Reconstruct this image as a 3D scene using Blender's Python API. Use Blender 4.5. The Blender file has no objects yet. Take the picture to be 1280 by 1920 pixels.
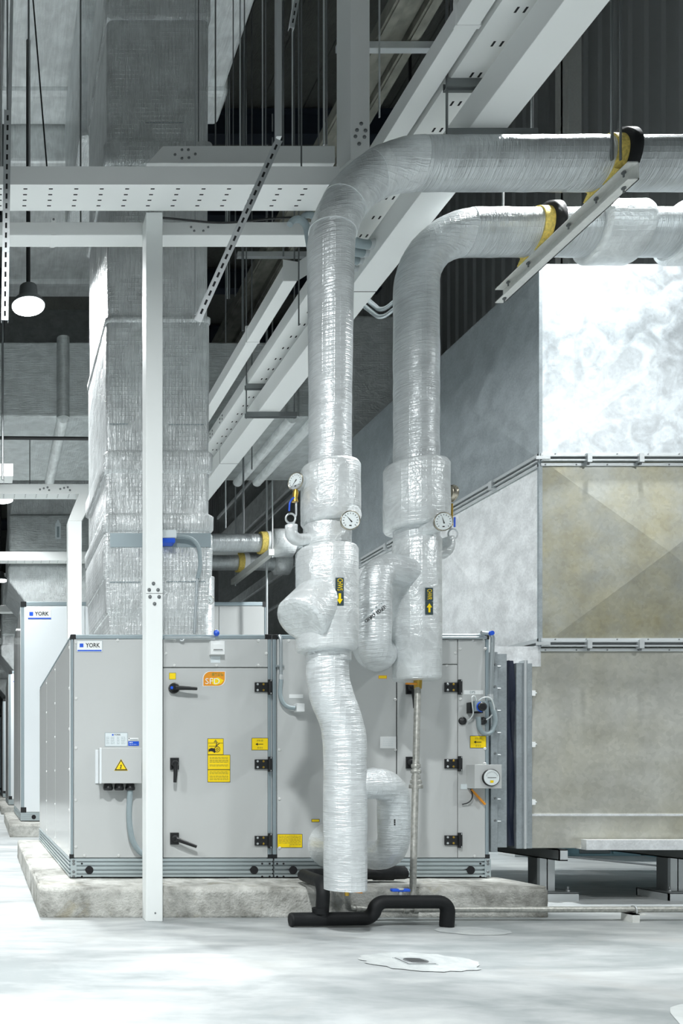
import bpy, bmesh, math, random
from mathutils import Vector, Matrix
random.seed(7)
C = bpy.context.scene.collection
PI = math.pi
V = Vector
# ------------------------------------------------------------------ camera
# level view, one-point perspective; vanishing point of the Y axis at photo pixel (-24, 1456)
F = 1500.0; VX = -24.0; VY = 1456.0; EYE = 0.9
cam_d = bpy.data.cameras.new('camera'); cam = bpy.data.objects.new('camera', cam_d); C.objects.link(cam)
cam.location = (0, 0, EYE); cam.rotation_euler = (PI/2, 0, 0)
cam_d.sensor_fit = 'HORIZONTAL'; cam_d.sensor_width = 36.0; cam_d.lens = F/1280*36
cam_d.shift_x = (640-VX)/1280; cam_d.shift_y = (VY-960)/1280
cam_d.clip_start = 0.05; cam_d.clip_end = 200
bpy.context.scene.camera = cam
vs = bpy.context.scene.view_settings
vs.view_transform = 'Standard'; vs.look = 'None'; vs.gamma = 1.0; vs.use_curve_mapping = False
vs.exposure = -0.36
# ------------------------------------------------------------------ world: dim neutral light of the open hall behind the camera
w = bpy.data.worlds.new('world'); bpy.context.scene.world = w; w.use_nodes = True
w.node_tree.nodes['Background'].inputs[0].default_value = (0.80, 0.93, 1.0, 1)
w.node_tree.nodes['Background'].inputs[1].default_value = 0.22
LAMP_POWER = 260.0
LAMPS = [(0.385, 7.5, 5.3, 0.95), (0.235, 12.0, 5.04, 0.38), (0.3, 18.0, 5.3, 1), (0.3, 24.0, 5.3, 1),
         (0.1, 1.0, 5.3, 1.6), (6.6, 2.2, 5.3, 0.7), (4.4, 5.25, 6.4, 0.85), (-3.6, 2.0, 5.3, 1.35), (-3.6, 8.0, 5.3, 1.5), (-4.3, 14.0, 5.3, 1.2), (5.6, 10.6, 5.3, 1.1), (0.3, -4.5, 5.3, 1.5)]  # left aisle lamps and the one behind the riser are added fill

def P(px, py, d):
    return V(((px-VX)*d/F, d, EYE+(VY-py)*d/F))
# ------------------------------------------------------------------ materials
def nm(name):
    m = bpy.data.materials.new(name); m.use_nodes = True
    nt = m.node_tree; return m, nt, nt.nodes, nt.links, nt.nodes['Principled BSDF']
def plain(name, col, rough=0.5, metal=0.0, emit=None, bump=0.0, bscale=40, spec=0.5, var=0.0):
    m, nt, N, L, b = nm(name)
    b.inputs['Base Color'].default_value = (*col, 1); b.inputs['Roughness'].default_value = rough
    b.inputs['Metallic'].default_value = metal; b.inputs['Specular IOR Level'].default_value = spec
    if emit:
        b.inputs['Emission Color'].default_value = (*col, 1); b.inputs['Emission Strength'].default_value = emit
    if bump or var:
        tc = N.new('ShaderNodeTexCoord'); n = N.new('ShaderNodeTexNoise'); n.inputs['Scale'].default_value = bscale
        n.inputs['Detail'].default_value = 6
        L.new(tc.outputs['Object'], n.inputs['Vector'])
        if bump:
            bp = N.new('ShaderNodeBump'); bp.inputs['Strength'].default_value = bump; bp.inputs['Distance'].default_value = 0.01
            L.new(n.outputs['Fac'], bp.inputs['Height']); L.new(bp.outputs['Normal'], b.inputs['Normal'])
        if var:
            r = N.new('ShaderNodeMapRange'); r.inputs['From Min'].default_value = .3; r.inputs['From Max'].default_value = .7
            r.inputs['To Min'].default_value = 1-var; r.inputs['To Max'].default_value = 1+var
            mx = N.new('ShaderNodeVectorMath'); mx.operation = 'SCALE'; mx.inputs[0].default_value = col
            L.new(n.outputs['Fac'], r.inputs['Value']); L.new(r.outputs[0], mx.inputs['Scale']); L.new(mx.outputs[0], b.inputs['Base Color'])
    return m
def foil(name, wr, axis='Z', lines=0.7, col=(.80, .83, .83), rough=.34, metal=.75, strength=.5, crump=7.0):
    """reinforced aluminium foil: wrinkles dense along wr, faint scrim grid, soft crumples"""
    m, nt, N, L, b = nm(name)
    tc = N.new('ShaderNodeTexCoord')
    def noise(vec, sc, det, dist=0.0):
        mp = N.new('ShaderNodeMapping'); mp.inputs['Scale'].default_value = vec
        n = N.new('ShaderNodeTexNoise'); n.inputs['Scale'].default_value = sc; n.inputs['Detail'].default_value = det
        n.inputs['Distortion'].default_value = dist
        L.new(tc.outputs['Object'], mp.inputs['Vector']); L.new(mp.outputs[0], n.inputs['Vector']); return n
    def math_(op, a, bb=None, v=None):
        q = N.new('ShaderNodeMath'); q.operation = op; L.new(a, q.inputs[0])
        if bb is not None: L.new(bb, q.inputs[1])
        if v is not None: q.inputs[1].default_value = v
        return q.outputs[0]
    n1 = noise(wr, 1.0, 3.0, .6)
    a = math_('SUBTRACT', n1.outputs['Fac'], v=.5); a = math_('ABSOLUTE', a)
    a = math_('MULTIPLY', a, v=9.0); a = math_('MINIMUM', a, v=1.0)          # thin ridges
    n2 = noise((crump,)*3, 1.0, 5.0, .4)
    n3 = noise((38,)*3, 1.0, 2.0, .8)
    h = math_('MULTIPLY', a, v=-.45)
    h2 = math_('MULTIPLY', n2.outputs['Fac'], v=2.6)
    h = math_('ADD', h, h2)
    n3a = math_('SUBTRACT', n3.outputs['Fac'], v=.5); n3a = math_('ABSOLUTE', n3a); n3a = math_('MULTIPLY', n3a, v=-.8)
    h = math_('ADD', h, n3a)
    # crease lines across the wrap and a faint scrim weave, broken up by a mask
    mk = noise((5,)*3, 1.0, 3.0)
    mr = N.new('ShaderNodeMapRange'); mr.inputs['From Min'].default_value = .42; mr.inputs['From Max'].default_value = .56; L.new(mk.outputs['Fac'], mr.inputs['Value'])
    for ax_n, per, amt in ((axis, .024, lines), ({'X': 'Z', 'Y': 'Z', 'Z': 'X'}[axis], .030, lines*.35)):
        wv = N.new('ShaderNodeTexWave'); wv.wave_type = 'BANDS'; wv.bands_direction = ax_n
        wv.inputs['Scale'].default_value = .314/per; wv.inputs['Distortion'].default_value = 2.2 if amt == lines else .6
        wv.inputs['Detail'].default_value = 2; wv.inputs['Detail Scale'].default_value = 1.2
        mp = N.new('ShaderNodeMapping'); L.new(tc.outputs['Object'], mp.inputs['Vector']); L.new(mp.outputs[0], wv.inputs['Vector'])
        r_ = N.new('ShaderNodeMapRange'); r_.inputs['From Min'].default_value = .86; r_.inputs['From Max'].default_value = 1.0; L.new(wv.outputs['Fac'], r_.inputs['Value'])
        c_ = math_('MULTIPLY', r_.outputs[0], mr.outputs[0]); h = math_('ADD', h, math_('MULTIPLY', c_, v=amt))
    bp = N.new('ShaderNodeBump'); bp.inputs['Strength'].default_value = strength; bp.inputs['Distance'].default_value = 0.012
    L.new(h, bp.inputs['Height']); L.new(bp.outputs['Normal'], b.inputs['Normal'])
    # ridge highlights and hollow shade tinted into the foil colour
    mx = N.new('ShaderNodeMix'); mx.data_type = 'RGBA'
    mx.inputs['A'].default_value = (min(1, col[0]*1.12), min(1, col[1]*1.12), min(1, col[2]*1.12), 1); mx.inputs['B'].default_value = (*col, 1)
    L.new(a, mx.inputs['Factor'])
    r = N.new('ShaderNodeMapRange'); r.inputs['From Min'].default_value = .35; r.inputs['From Max'].default_value = .65
    r.inputs['To Min'].default_value = .86; r.inputs['To Max'].default_value = 1.05
    L.new(n2.outputs['Fac'], r.inputs['Value'])
    sc = N.new('ShaderNodeVectorMath'); sc.operation = 'SCALE'
    L.new(mx.outputs['Result'], sc.inputs[0]); L.new(r.outputs[0], sc.inputs['Scale']); L.new(sc.outputs[0], b.inputs['Base Color'])
    b.inputs['Metallic'].default_value = metal; b.inputs['Roughness'].default_value = rough
    return m
def galv(name, col=(.62, .66, .68), rough=.33, stain=0.0, metal=.85, sp=9.0, stain_col=(.34, .32, .2), con=1.0, dist=.35):
    m, nt, N, L, b = nm(name)
    tc = N.new('ShaderNodeTexCoord')
    v = N.new('ShaderNodeTexVoronoi'); v.inputs['Scale'].default_value = sp*9; v.inputs['Randomness'].default_value = 1
    nz = N.new('ShaderNodeTexNoise'); nz.inputs['Scale'].default_value = sp; nz.inputs['Detail'].default_value = 8; nz.inputs['Distortion'].default_value = dist
    n2 = N.new('ShaderNodeTexNoise'); n2.inputs['Scale'].default_value = 1.6; n2.inputs['Detail'].default_value = 7; n2.inputs['Roughness'].default_value = .65
    for q in (v, nz, n2): L.new(tc.outputs['Object'], q.inputs['Vector'])
    r1 = N.new('ShaderNodeMapRange'); r1.inputs['From Min'].default_value = .38; r1.inputs['From Max'].default_value = .62
    r1.inputs['To Min'].default_value = 1-.08*con; r1.inputs['To Max'].default_value = 1+.07*con
    L.new(nz.outputs['Fac'], r1.inputs['Value'])
    sep = N.new('ShaderNodeSeparateColor'); L.new(v.outputs['Color'], sep.inputs[0])
    r2 = N.new('ShaderNodeMapRange'); r2.inputs['To Min'].default_value = .93; r2.inputs['To Max'].default_value = 1.06
    L.new(sep.outputs[0], r2.inputs['Value'])
    mu = N.new('ShaderNodeMath'); mu.operation = 'MULTIPLY'; L.new(r1.outputs[0], mu.inputs[0]); L.new(r2.outputs[0], mu.inputs[1])
    mx = N.new('ShaderNodeMix'); mx.data_type = 'RGBA'; mx.inputs['A'].default_value = (*col, 1); mx.inputs['B'].default_value = (*stain_col, 1)
    r3 = N.new('ShaderNodeMapRange'); r3.inputs['From Min'].default_value = .4; r3.inputs['From Max'].default_value = .72; r3.inputs['To Max'].default_value = stain
    L.new(n2.outputs['Fac'], r3.inputs['Value']); L.new(r3.outputs[0], mx.inputs['Factor'])
    s = N.new('ShaderNodeVectorMath'); s.operation = 'SCALE'; L.new(mx.outputs['Result'], s.inputs[0]); L.new(mu.outputs[0], s.inputs['Scale'])
    L.new(s.outputs[0], b.inputs['Base Color'])
    rr = N.new('ShaderNodeMapRange'); rr.inputs['From Min'].default_value = .35; rr.inputs['From Max'].default_value = .65
    rr.inputs['To Min'].default_value = rough-.03; rr.inputs['To Max'].default_value = rough+.06
    L.new(nz.outputs['Fac'], rr.inputs['Value']); L.new(rr.outputs[0], b.inputs['Roughness'])
    b.inputs['Metallic'].default_value = metal
    bp = N.new('ShaderNodeBump'); bp.inputs['Strength'].default_value = .03; bp.inputs['Distance'].default_value = .01
    L.new(n2.outputs['Fac'], bp.inputs['Height']); L.new(bp.outputs['Normal'], b.inputs['Normal'])
    return m
def concrete(name, c1, c2, c3, sc, rough, bump, stain=None, vec=None):
    m, nt, N, L, b = nm(name)
    tc = N.new('ShaderNodeTexCoord')
    def nz(s, d, di=0, vec=None):
        n = N.new('ShaderNodeTexNoise'); n.inputs['Scale'].default_value = s; n.inputs['Detail'].default_value = d; n.inputs['Distortion'].default_value = di
        n.inputs['Roughness'].default_value = .6
        if vec:
            mp = N.new('ShaderNodeMapping'); mp.inputs['Scale'].default_value = vec; L.new(tc.outputs['Object'], mp.inputs['Vector']); L.new(mp.outputs[0], n.inputs['Vector'])
        else: L.new(tc.outputs['Object'], n.inputs['Vector'])
        return n
    n1 = nz(sc, 9, .8, vec); n2 = nz(sc*5, 7, .3, vec); n3 = nz(sc*22, 4)
    cr = N.new('ShaderNodeValToRGB'); e = cr.color_ramp.elements
    e[0].position = .40; e[0].color = (*c1, 1); e[1].position = .60; e[1].color = (*c3, 1)
    k = cr.color_ramp.elements.new(.5); k.color = (*c2, 1)
    ad = N.new('ShaderNodeMath'); ad.operation = 'MULTIPLY_ADD'; ad.inputs[1].default_value = .35; L.new(n2.outputs['Fac'], ad.inputs[0])
    s0 = N.new('ShaderNodeMath'); s0.operation = 'MULTIPLY'; s0.inputs[1].default_value = .65; L.new(n1.outputs['Fac'], s0.inputs[0]); L.new(s0.outputs[0], ad.inputs[2])
    L.new(ad.outputs[0], cr.inputs['Fac'])
    out = cr.outputs['Color']
    if stain:
        n4 = nz(1.6*sc, 5, 1.0); r = N.new('ShaderNodeMapRange'); r.inputs['From Min'].default_value = .57; r.inputs['From Max'].default_value = .70; r.inputs['To Max'].default_value = .6
        L.new(n4.outputs['Fac'], r.inputs['Value'])
        mx = N.new('ShaderNodeMix'); mx.data_type = 'RGBA'; L.new(r.outputs[0], mx.inputs['Factor']); L.new(out, mx.inputs['A']); mx.inputs['B'].default_value = (*stain, 1)
        out = mx.outputs['Result']
    L.new(out, b.inputs['Base Color'])
    b.inputs['Roughness'].default_value = rough
    bp = N.new('ShaderNodeBump'); bp.inputs['Strength'].default_value = bump; bp.inputs['Distance'].default_value = .01
    sm = N.new('ShaderNodeMath'); sm.operation = 'ADD'; L.new(n2.outputs['Fac'], sm.inputs[0]); L.new(n3.outputs['Fac'], sm.inputs[1])
    L.new(sm.outputs[0], bp.inputs['Height']); L.new(bp.outputs['Normal'], b.inputs['Normal'])
    return m
M = {}
M['floor'] = concrete('floor_concrete', (.26, .285, .29), (.375, .395, .40), (.48, .50, .495), .8, .45, .06, stain=(.36, .36, .35), vec=(.7, 1.9, 1))
M['plinth'] = concrete('plinth_concrete', (.27, .27, .245), (.46, .46, .43), (.62, .62, .585), 3.0, .85, .9, stain=(.34, .31, .22))
M['cement'] = concrete('cement_patch', (.37, .395, .40), (.42, .445, .445), (.47, .495, .49), 5, .7, .3)
M['white'] = plain('white_powder_coat', (.80, .83, .82), .42)
M['tray'] = plain('tray_powder_coat', (.80, .82, .81), .5)
M['cream'] = plain('cream_channel_paint', (.68, .69, .66), .5, bump=.05, var=.05)
M['panel'] = plain('grey_panel_paint', (.50, .515, .51), .36, bump=.02, bscale=3)
M['panel_w'] = plain('white_panel_paint', (.74, .78, .80), .3)
M['panel_lit'] = plain('glossy_side_panel_lit', (.74, .76, .75), .14)  # paler than the front paint: light on the side put into the colour
M['alu'] = plain('anodised_profile', (.36, .43, .46), .4, .6)
M['alu_l'] = plain('ribbed_base_profile', (.55, .62, .64), .35, .75)
M['black'] = plain('black_plastic', (.012, .013, .014), .38)
M['rubber'] = plain('black_rubber_insulation', (.010, .011, .012), .6, spec=.25, bump=.25, bscale=14)
M['dark'] = plain('dark_opening', (.01, .01, .012), .9)
M['gap'] = plain('seam_shadow_gasket', (.12, .12, .12), .9)
M['steel'] = plain('zinc_steel', (.60, .63, .64), .4, .5, bump=.1, bscale=60)
M['steel_d'] = plain('dull_steel', (.22, .235, .24), .5, .7)
M['oldpipe'] = plain('weathered_galvanised_pipe', (.44, .44, .41), .45, .6, bump=.2, bscale=50, var=.25)
M['brass'] = plain('brass', (.55, .36, .07), .35, .9)
M['orange'] = plain('orange_paint', (.78, .30, .02), .45)
M['yellow'] = plain('yellow_sticker', (.92, .66, .0), .5)
M['yfoam'] = plain('yellow_foam_block', (.72, .56, .14), .8, bump=.6, bscale=60, var=.25)
M['blue'] = plain('blue_enamel', (.01, .09, .62), .4)
M['ink'] = plain('black_ink', (.015, .015, .015), .6)
M['inkg'] = plain('grey_ink', (.28, .24, .03), .7)
M['plate'] = plain('printed_plate', (.68, .74, .76), .4)
M['capc'] = plain('pale_screw_cap', (.60, .61, .60), .4)
M['plw'] = plain('white_plastic', (.80, .82, .82), .4)
M['signback'] = plain('dark_marker_tape', (.03, .055, .06), .5)
M['conduit'] = plain('grey_flexible_conduit', (.27, .33, .35), .5, bump=.3, bscale=120)
M['condl'] = plain('galvanised_conduit', (.50, .55, .57), .35, .8)
M['dial'] = plain('dial_face', (.72, .77, .77), .5)
M['tube'] = plain('clear_tube', (.62, .66, .66), .25)
M['fabric'] = plain('dark_blue_canvas', (.006, .012, .03), .5, bump=.6, bscale=9)
M['wallblue'] = plain('blue_grey_wall_paint', (.20, .33, .38), .6)
M['wallpale'] = plain('pale_cladding', (.42, .45, .46), .6)
M['beam'] = plain('dark_navy_steel', (.012, .018, .03), .6)
M['purlin'] = plain('dusty_galvanised_rail', (.20, .20, .17), .6, .3, var=.3, bscale=8)
M['foil_v'] = foil('duct_foil_vertical_wrinkles', (70, 20, 3), axis='X', metal=.45, col=(.74, .77, .775), strength=.6, lines=1.0, rough=.33)
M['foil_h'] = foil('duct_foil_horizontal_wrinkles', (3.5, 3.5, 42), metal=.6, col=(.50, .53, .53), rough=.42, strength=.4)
M['foil_shaded'] = foil('duct_foil_shaded', (6, 3, 12), metal=.6, col=(.38, .40, .40), rough=.38, strength=.3)  # darkened foil: shade of the upright faces put into the colour
M['foil_lit'] = foil('duct_foil_underside_lit', (26, 2, 4), axis='X', metal=.2, col=(.80, .83, .83), rough=.45, strength=.25)  # brightened foil: floor bounce on undersides put into the colour
M['pipe_v'] = foil('pipe_foil_riser', (5, 5, 42), lines=.9, metal=.42, col=(.68, .71, .72), rough=.36, strength=.33, crump=6)
M['pipe_h'] = foil('pipe_foil_run', (42, 5, 5), axis='X', lines=.9, metal=.5, col=(.56, .59, .60), rough=.36, strength=.36, crump=6)
M['jacket'] = foil('valve_jacket_foil', (9, 9, 9), metal=.34, col=(.72, .75, .755), rough=.36, strength=.33, crump=5)
M['ceil'] = foil('roof_foil', (10, 5, 4), metal=.3, col=(.11, .115, .105), rough=.5, strength=.5, crump=2)
M['galv'] = galv('galvanised_sheet', (.70, .745, .775), .43, metal=.75, sp=6, con=2.6, dist=1.3)
M['galv_shaded'] = galv('galvanised_side_sheet_shaded', (.36, .40, .42), .46, metal=.6)  # darkened copy: shade of the upper left duct face put into the colour
M['galv_lit'] = galv('galvanised_side_sheet_lit', (.80, .82, .83), .42, metal=.45)  # brightened copy: light on the middle left duct face put into the colour
M['galv_y'] = galv('dusty_galvanised_sheet', (.40, .41, .375), .45, .75, .6, 5, (.40, .345, .17))
M['galv_b'] = galv('dusty_galvanised_lower_sheet', (.48, .48, .44), .5, .6, .45, 4, (.36, .34, .24))
M['plastic'] = plain('thin_plastic_film', (.60, .63, .63), .25, bump=.3, bscale=12)
def lampmat():
    m, nt, N, L, b = nm('lamp_glow'); b.inputs['Emission Color'].default_value = (.95, 1, 1, 1); b.inputs['Emission Strength'].default_value = 25
    return m
M['lamp'] = lampmat()
def corr():
    m, nt, N, L, b = nm('dark_cladding'); b.inputs['Base Color'].default_value = (.30, .31, .31, 1); b.inputs['Roughness'].default_value = .6
    return m
M['clad'] = corr()
# ------------------------------------------------------------------ mesh builder
class MB:
    def __init__(s): s.v = []; s.f = []; s.m = []; s.mats = []; s.smooth = []
    def mi(s, mat):
        if mat not in s.mats: s.mats.append(mat)
        return s.mats.index(mat)
    def add(s, vs, fs, mat, smooth=False):
        o = len(s.v); k = s.mi(mat)
        s.v += [V(q) for q in vs]
        for f in fs: s.f.append([o+i for i in f]); s.m.append(k); s.smooth.append(smooth)
        return s
    def box(s, x0, x1, y0, y1, z0, z1, mat):
        x0, x1 = sorted((x0, x1)); y0, y1 = sorted((y0, y1)); z0, z1 = sorted((z0, z1))
        vs = [(x, y, z) for z in (z0, z1) for y in (y0, y1) for x in (x0, x1)]
        return s.add(vs, [(0, 2, 3, 1), (4, 5, 7, 6), (0, 1, 5, 4), (2, 6, 7, 3), (0, 4, 6, 2), (1, 3, 7, 5)], mat)
    def bar(s, a, b, w, h, mat, up=V((0, 0, 1))):
        a = V(a); b = V(b); d = (b-a).normalized(); sd = d.cross(up)
        if sd.length < 1e-4: sd = d.cross(V((0, 1, 0)))
        sd.normalize(); u = sd.cross(d)
        vs = []
        for p in (a, b):
            for i, j in ((-1, -1), (1, -1), (1, 1), (-1, 1)): vs.append(p+sd*i*w/2+u*j*h/2)
        return s.add(vs, [(0, 1, 2, 3), (7, 6, 5, 4), (0, 4, 5, 1), (1, 5, 6, 2), (2, 6, 7, 3), (3, 7, 4, 0)], mat)
    def tube(s, pts, r, mat, n=16, caps=True):
        pts = [V(p) for p in pts]
        rs = r if isinstance(r, (list, tuple)) else [r]*len(pts)
        t0 = (pts[1]-pts[0]).normalized()
        ref = V((0, 0, 1)) if abs(t0.z) < .9 else V((1, 0, 0))
        u = t0.cross(ref).normalized(); vs = []; prev = t0
        for i, p in enumerate(pts):
            if i == 0: t = t0
            elif i == len(pts)-1: t = (pts[i]-pts[i-1]).normalized()
            else:
                t = ((pts[i]-pts[i-1]).normalized()+(pts[i+1]-pts[i]).normalized())
                t = t.normalized() if t.length > 1e-6 else prev
            u = (u-t*u.dot(t)).normalized(); w_ = t.cross(u); prev = t
            for k in range(n):
                a = 2*PI*k/n; vs.append(p+(u*math.cos(a)+w_*math.sin(a))*rs[i])
        fs = []
        for i in range(len(pts)-1):
            for k in range(n):
                a = i*n+k; b = i*n+(k+1) % n; fs.append((a, b, b+n, a+n))
        s.add(vs, fs, mat, True)
        if caps:
            o = len(vs)-n
            s.add(vs[:n], [tuple(range(n-1, -1, -1))], mat); s.add(vs[o:], [tuple(range(n))], mat)
        return s
    def cyl(s, a, b, r, mat, n=16): return s.tube([a, b], r, mat, n)
    def lathe(s, a, axis, prof, mat, n=32):
        """prof: list of (distance along axis, radius); ends closed when radius given > 0 by flat caps"""
        axis = V(axis).normalized(); a = V(a)
        pts = [a+axis*t for t, _ in prof]; rs = [max(q, 1e-4) for _, q in prof]
        ref = V((0, 0, 1)) if abs(axis.z) < .9 else V((1, 0, 0))
        u = axis.cross(ref).normalized(); w_ = axis.cross(u); vs = []
        for p, r in zip(pts, rs):
            for k in range(n):
                q = 2*PI*k/n; vs.append(p+(u*math.cos(q)+w_*math.sin(q))*r)
        fs = []
        for i in range(len(pts)-1):
            for k in range(n):
                A = i*n+k; B = i*n+(k+1) % n; fs.append((A, B, B+n, A+n))
        s.add(vs, fs, mat, True); o = len(vs)-n
        s.add(vs[:n], [tuple(range(n-1, -1, -1))], mat); s.add(vs[o:], [tuple(range(n))], mat)
        return s
    def poly(s, pts2, fn, mat):
        return s.add([fn(u, v) for u, v in pts2], [tuple(range(len(pts2)))], mat)
    def text(s, txt, size, fn, mat, cx=0, cy=0, wid=None, bold=.02):
        cu = bpy.data.curves.new('t', 'FONT'); cu.body = txt; cu.size = size; cu.align_x = 'CENTER'; cu.align_y = 'CENTER'; cu.resolution_u = 2; cu.offset = bold*size
        o = bpy.data.objects.new('t', cu); C.objects.link(o); bpy.context.view_layer.update()
        me = o.evaluated_get(bpy.context.evaluated_depsgraph_get()).to_mesh()
        xs = [q.co.x for q in me.vertices] or [0]
        k = 1.0
        if wid and max(xs) > min(xs): k = wid/(max(xs)-min(xs))
        vs = [fn(cx+q.co.x*k, cy+q.co.y) for q in me.vertices]; fs = [tuple(p.vertices) for p in me.polygons]
        s.add(vs, fs, mat)
        bpy.data.objects.remove(o); bpy.data.curves.remove(cu); return s
    def loft(s, secs, mat, axis='z', n=5):
        """rounded rectangle sections: (t, a0, a1, b0, b1, r); axis z: a=x b=y ; axis x: a=y b=z ; axis y: a=x b=z"""
        vs = []
        for (t, a0, a1, b0, b1, r) in secs:
            ring = []
            for cx, cy, st in ((a1-r, b1-r, 0), (a0+r, b1-r, 1), (a0+r, b0+r, 2), (a1-r, b0+r, 3)):
                for k in range(n):
                    q = (st+k/(n-1))*PI/2; ring.append((cx+r*math.cos(q), cy+r*math.sin(q)))
            for a, b in ring:
                vs.append({'z': (a, b, t), 'x': (t, a, b), 'y': (a, t, b)}[axis])
        m_ = 4*n; fs = []
        for i in range(len(secs)-1):
            for k in range(m_):
                A = i*m_+k; B = i*m_+(k+1) % m_; fs.append((A, B, B+m_, A+m_))
        s.add(vs, fs, mat, True); s.add(vs[:m_], [tuple(range(m_-1, -1, -1))], mat); s.add(vs[-m_:], [tuple(range(m_))], mat); return s
    def build(s, name, parent=None, bevel=0.0, wn=False, seg=2):
        off = root_of(parent) if parent else V((0, 0, 0))
        me = bpy.data.meshes.new(name)
        me.from_pydata([tuple(q-off) for q in s.v], [], s.f)
        for k in s.mats: me.materials.append(M[k])
        me.polygons.foreach_set('material_index', s.m); me.polygons.foreach_set('use_smooth', s.smooth)
        me.update()
        bm = bmesh.new(); bm.from_mesh(me); bmesh.ops.recalc_face_normals(bm, faces=bm.faces[:]); bm.to_mesh(me); bm.free()
        o = bpy.data.objects.new(name, me); C.objects.link(o)
        if parent: o.parent = parent
        if bevel:
            b = o.modifiers.new('bevel', 'BEVEL'); b.width = bevel; b.segments = seg; b.limit_method = 'ANGLE'; b.angle_limit = math.radians(50)
        if wn: o.modifiers.new('wn', 'WEIGHTED_NORMAL')
        return o
def root_of(o):
    p = V((0, 0, 0))
    while o: p = p+V(o.location); o = o.parent
    return p
def tag(o, label, cat, group=None, kind=None):
    o['label'] = label; o['category'] = cat
    if group: o['group'] = group
    if kind: o['kind'] = kind
    return o
def thing(name, loc, label, cat, group=None):
    o = bpy.data.objects.new(name, None); o.empty_display_size = .1; C.objects.link(o); o.location = loc
    return tag(o, label, cat, group)
def struct(o, label=None):
    o['kind'] = 'structure'
    if label: o['label'] = label
    return o
def copy_tree(o, parent=None):
    c = o.copy(); C.objects.link(c)
    if parent: c.parent = parent
    for ch in list(o.children): copy_tree(ch, c)
    return c
def fillet(pts, r, k=8):
    pts = [V(p) for p in pts]; out = [pts[0]]
    for i in range(1, len(pts)-1):
        a, b, c = pts[i-1], pts[i], pts[i+1]
        rr = r[i-1] if isinstance(r, (list, tuple)) else r
        rr = min(rr, (b-a).length*.49 if i > 1 else (b-a).length*.98, (c-b).length*.49 if i < len(pts)-2 else (c-b).length*.98)
        p0 = b+(a-b).normalized()*rr; p2 = b+(c-b).normalized()*rr
        ca = (a-b).normalized().dot((c-b).normalized()); wgt = math.sqrt(max(.02, (1-ca)/2))
        for j in range(k+1):
            t = j/k; q0 = (1-t)**2; q1 = 2*t*(1-t)*wgt; q2 = t*t
            out.append((p0*q0+b*q1+p2*q2)/(q0+q1+q2))
    out.append(pts[-1]); return out
def disc_on(mb, c, nrm, r, th, mat, n=24): return mb.lathe(c, nrm, [(0, r), (th, r)], mat, n)
def bolt(mb, c, nrm, r=.009, th=.006, mat='steel_d'):
    mb.lathe(c, nrm, [(0, r*1.5), (th*.3, r*1.5), (th*.3, r), (th, r), (th*1.15, r*.7)], mat, 8)
# ------------------------------------------------------------------ room shell
XW = 7.5; ZC = 10.6
struct(MB().box(-14, XW+.2, -8, 46, -.15, 0, 'floor').build('floor'))
struct(MB().box(-14, XW+.2, -8.2, -8, 0, ZC, 'wallpale').build('wall_front'))
struct(MB().box(-14.2, -14, -8, 46, 0, ZC, 'wallpale').build('wall_left'))
# right wall of vertical corrugated cladding, standing on a blue-grey painted dado
mb = MB(); y = 5.0; pts = []
while y < 46:
    for dy, dx in ((0, 0), (.09, 0), (.115, .035), (.205, .035), (.23, 0)):
        pts.append((XW+dx, y+dy))
    y += .23
vs = []; fs = []
for i, (a, b) in enumerate(pts): vs += [(a, b, 1.25), (a, b, ZC)]
for i in range(len(pts)-1): fs.append((2*i, 2*i+2, 2*i+3, 2*i+1))
mb.add(vs, fs, 'clad'); mb.box(XW+.05, XW+.15, -8, 46, 0, ZC, 'clad')
struct(mb.build('wall_right'))
struct(MB().box(XW-.06, XW+.05, 5, 46, 0, 1.25, 'wallblue').build('trim_1'))
struct(MB().box(-14, XW, 46, 46.2, 0, ZC, 'clad').build('wall_back'))
struct(MB().box(-14, XW+.2, -8, 46, ZC, ZC+.1, 'ceil').build('ceiling'))
# raised seams of the roof lining
mb = MB()
for x in [i*.62-1 for i in range(14)]:
    mb.box(x, x+.03, 5, 45.9, ZC-.03, ZC, 'ceil')
struct(mb.build('trim_2'))
k = 3
for Y, h in ((9.3, .42), (11.55, .42), (13.4, .3), (15.2, .42), (17.1, .42), (19.5, .4), (22.5, .4), (26, .4), (30, .4)):
    m_ = MB(); m_.box(-14, XW, Y, Y+.2, ZC-h, ZC-h+.03, 'beam').box(-14, XW, Y+.08, Y+.12, ZC-h+.03, ZC-.05, 'beam').box(-14, XW, Y, Y+.2, ZC-.08, ZC-.05, 'beam')
    struct(m_.build('trim_%d' % k)); k += 1
# steel posts standing against the right wall
for Y in (10.1, 17.6):
    m_ = MB().box(XW-.24, XW-.0, Y, Y+.03, 0, ZC, 'cream').box(XW-.24, XW-.22, Y-.1, Y+.13, 0, ZC, 'cream')
    struct(m_.build('trim_%d' % k)); k += 1
# strip of floor trench cover running obliquely under the duct
m_ = MB(); a = P(905, 1588, 10.5); b = P(1290, 1638, 7.5); a.z = b.z = .004
a = V((6.1, 10.3, .004)); b = V((6.95, 7.3, .004))
m_.bar(a, b, .12, .008, 'steel_d'); struct(m_.build('trim_%d' % k)); k += 1

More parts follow.
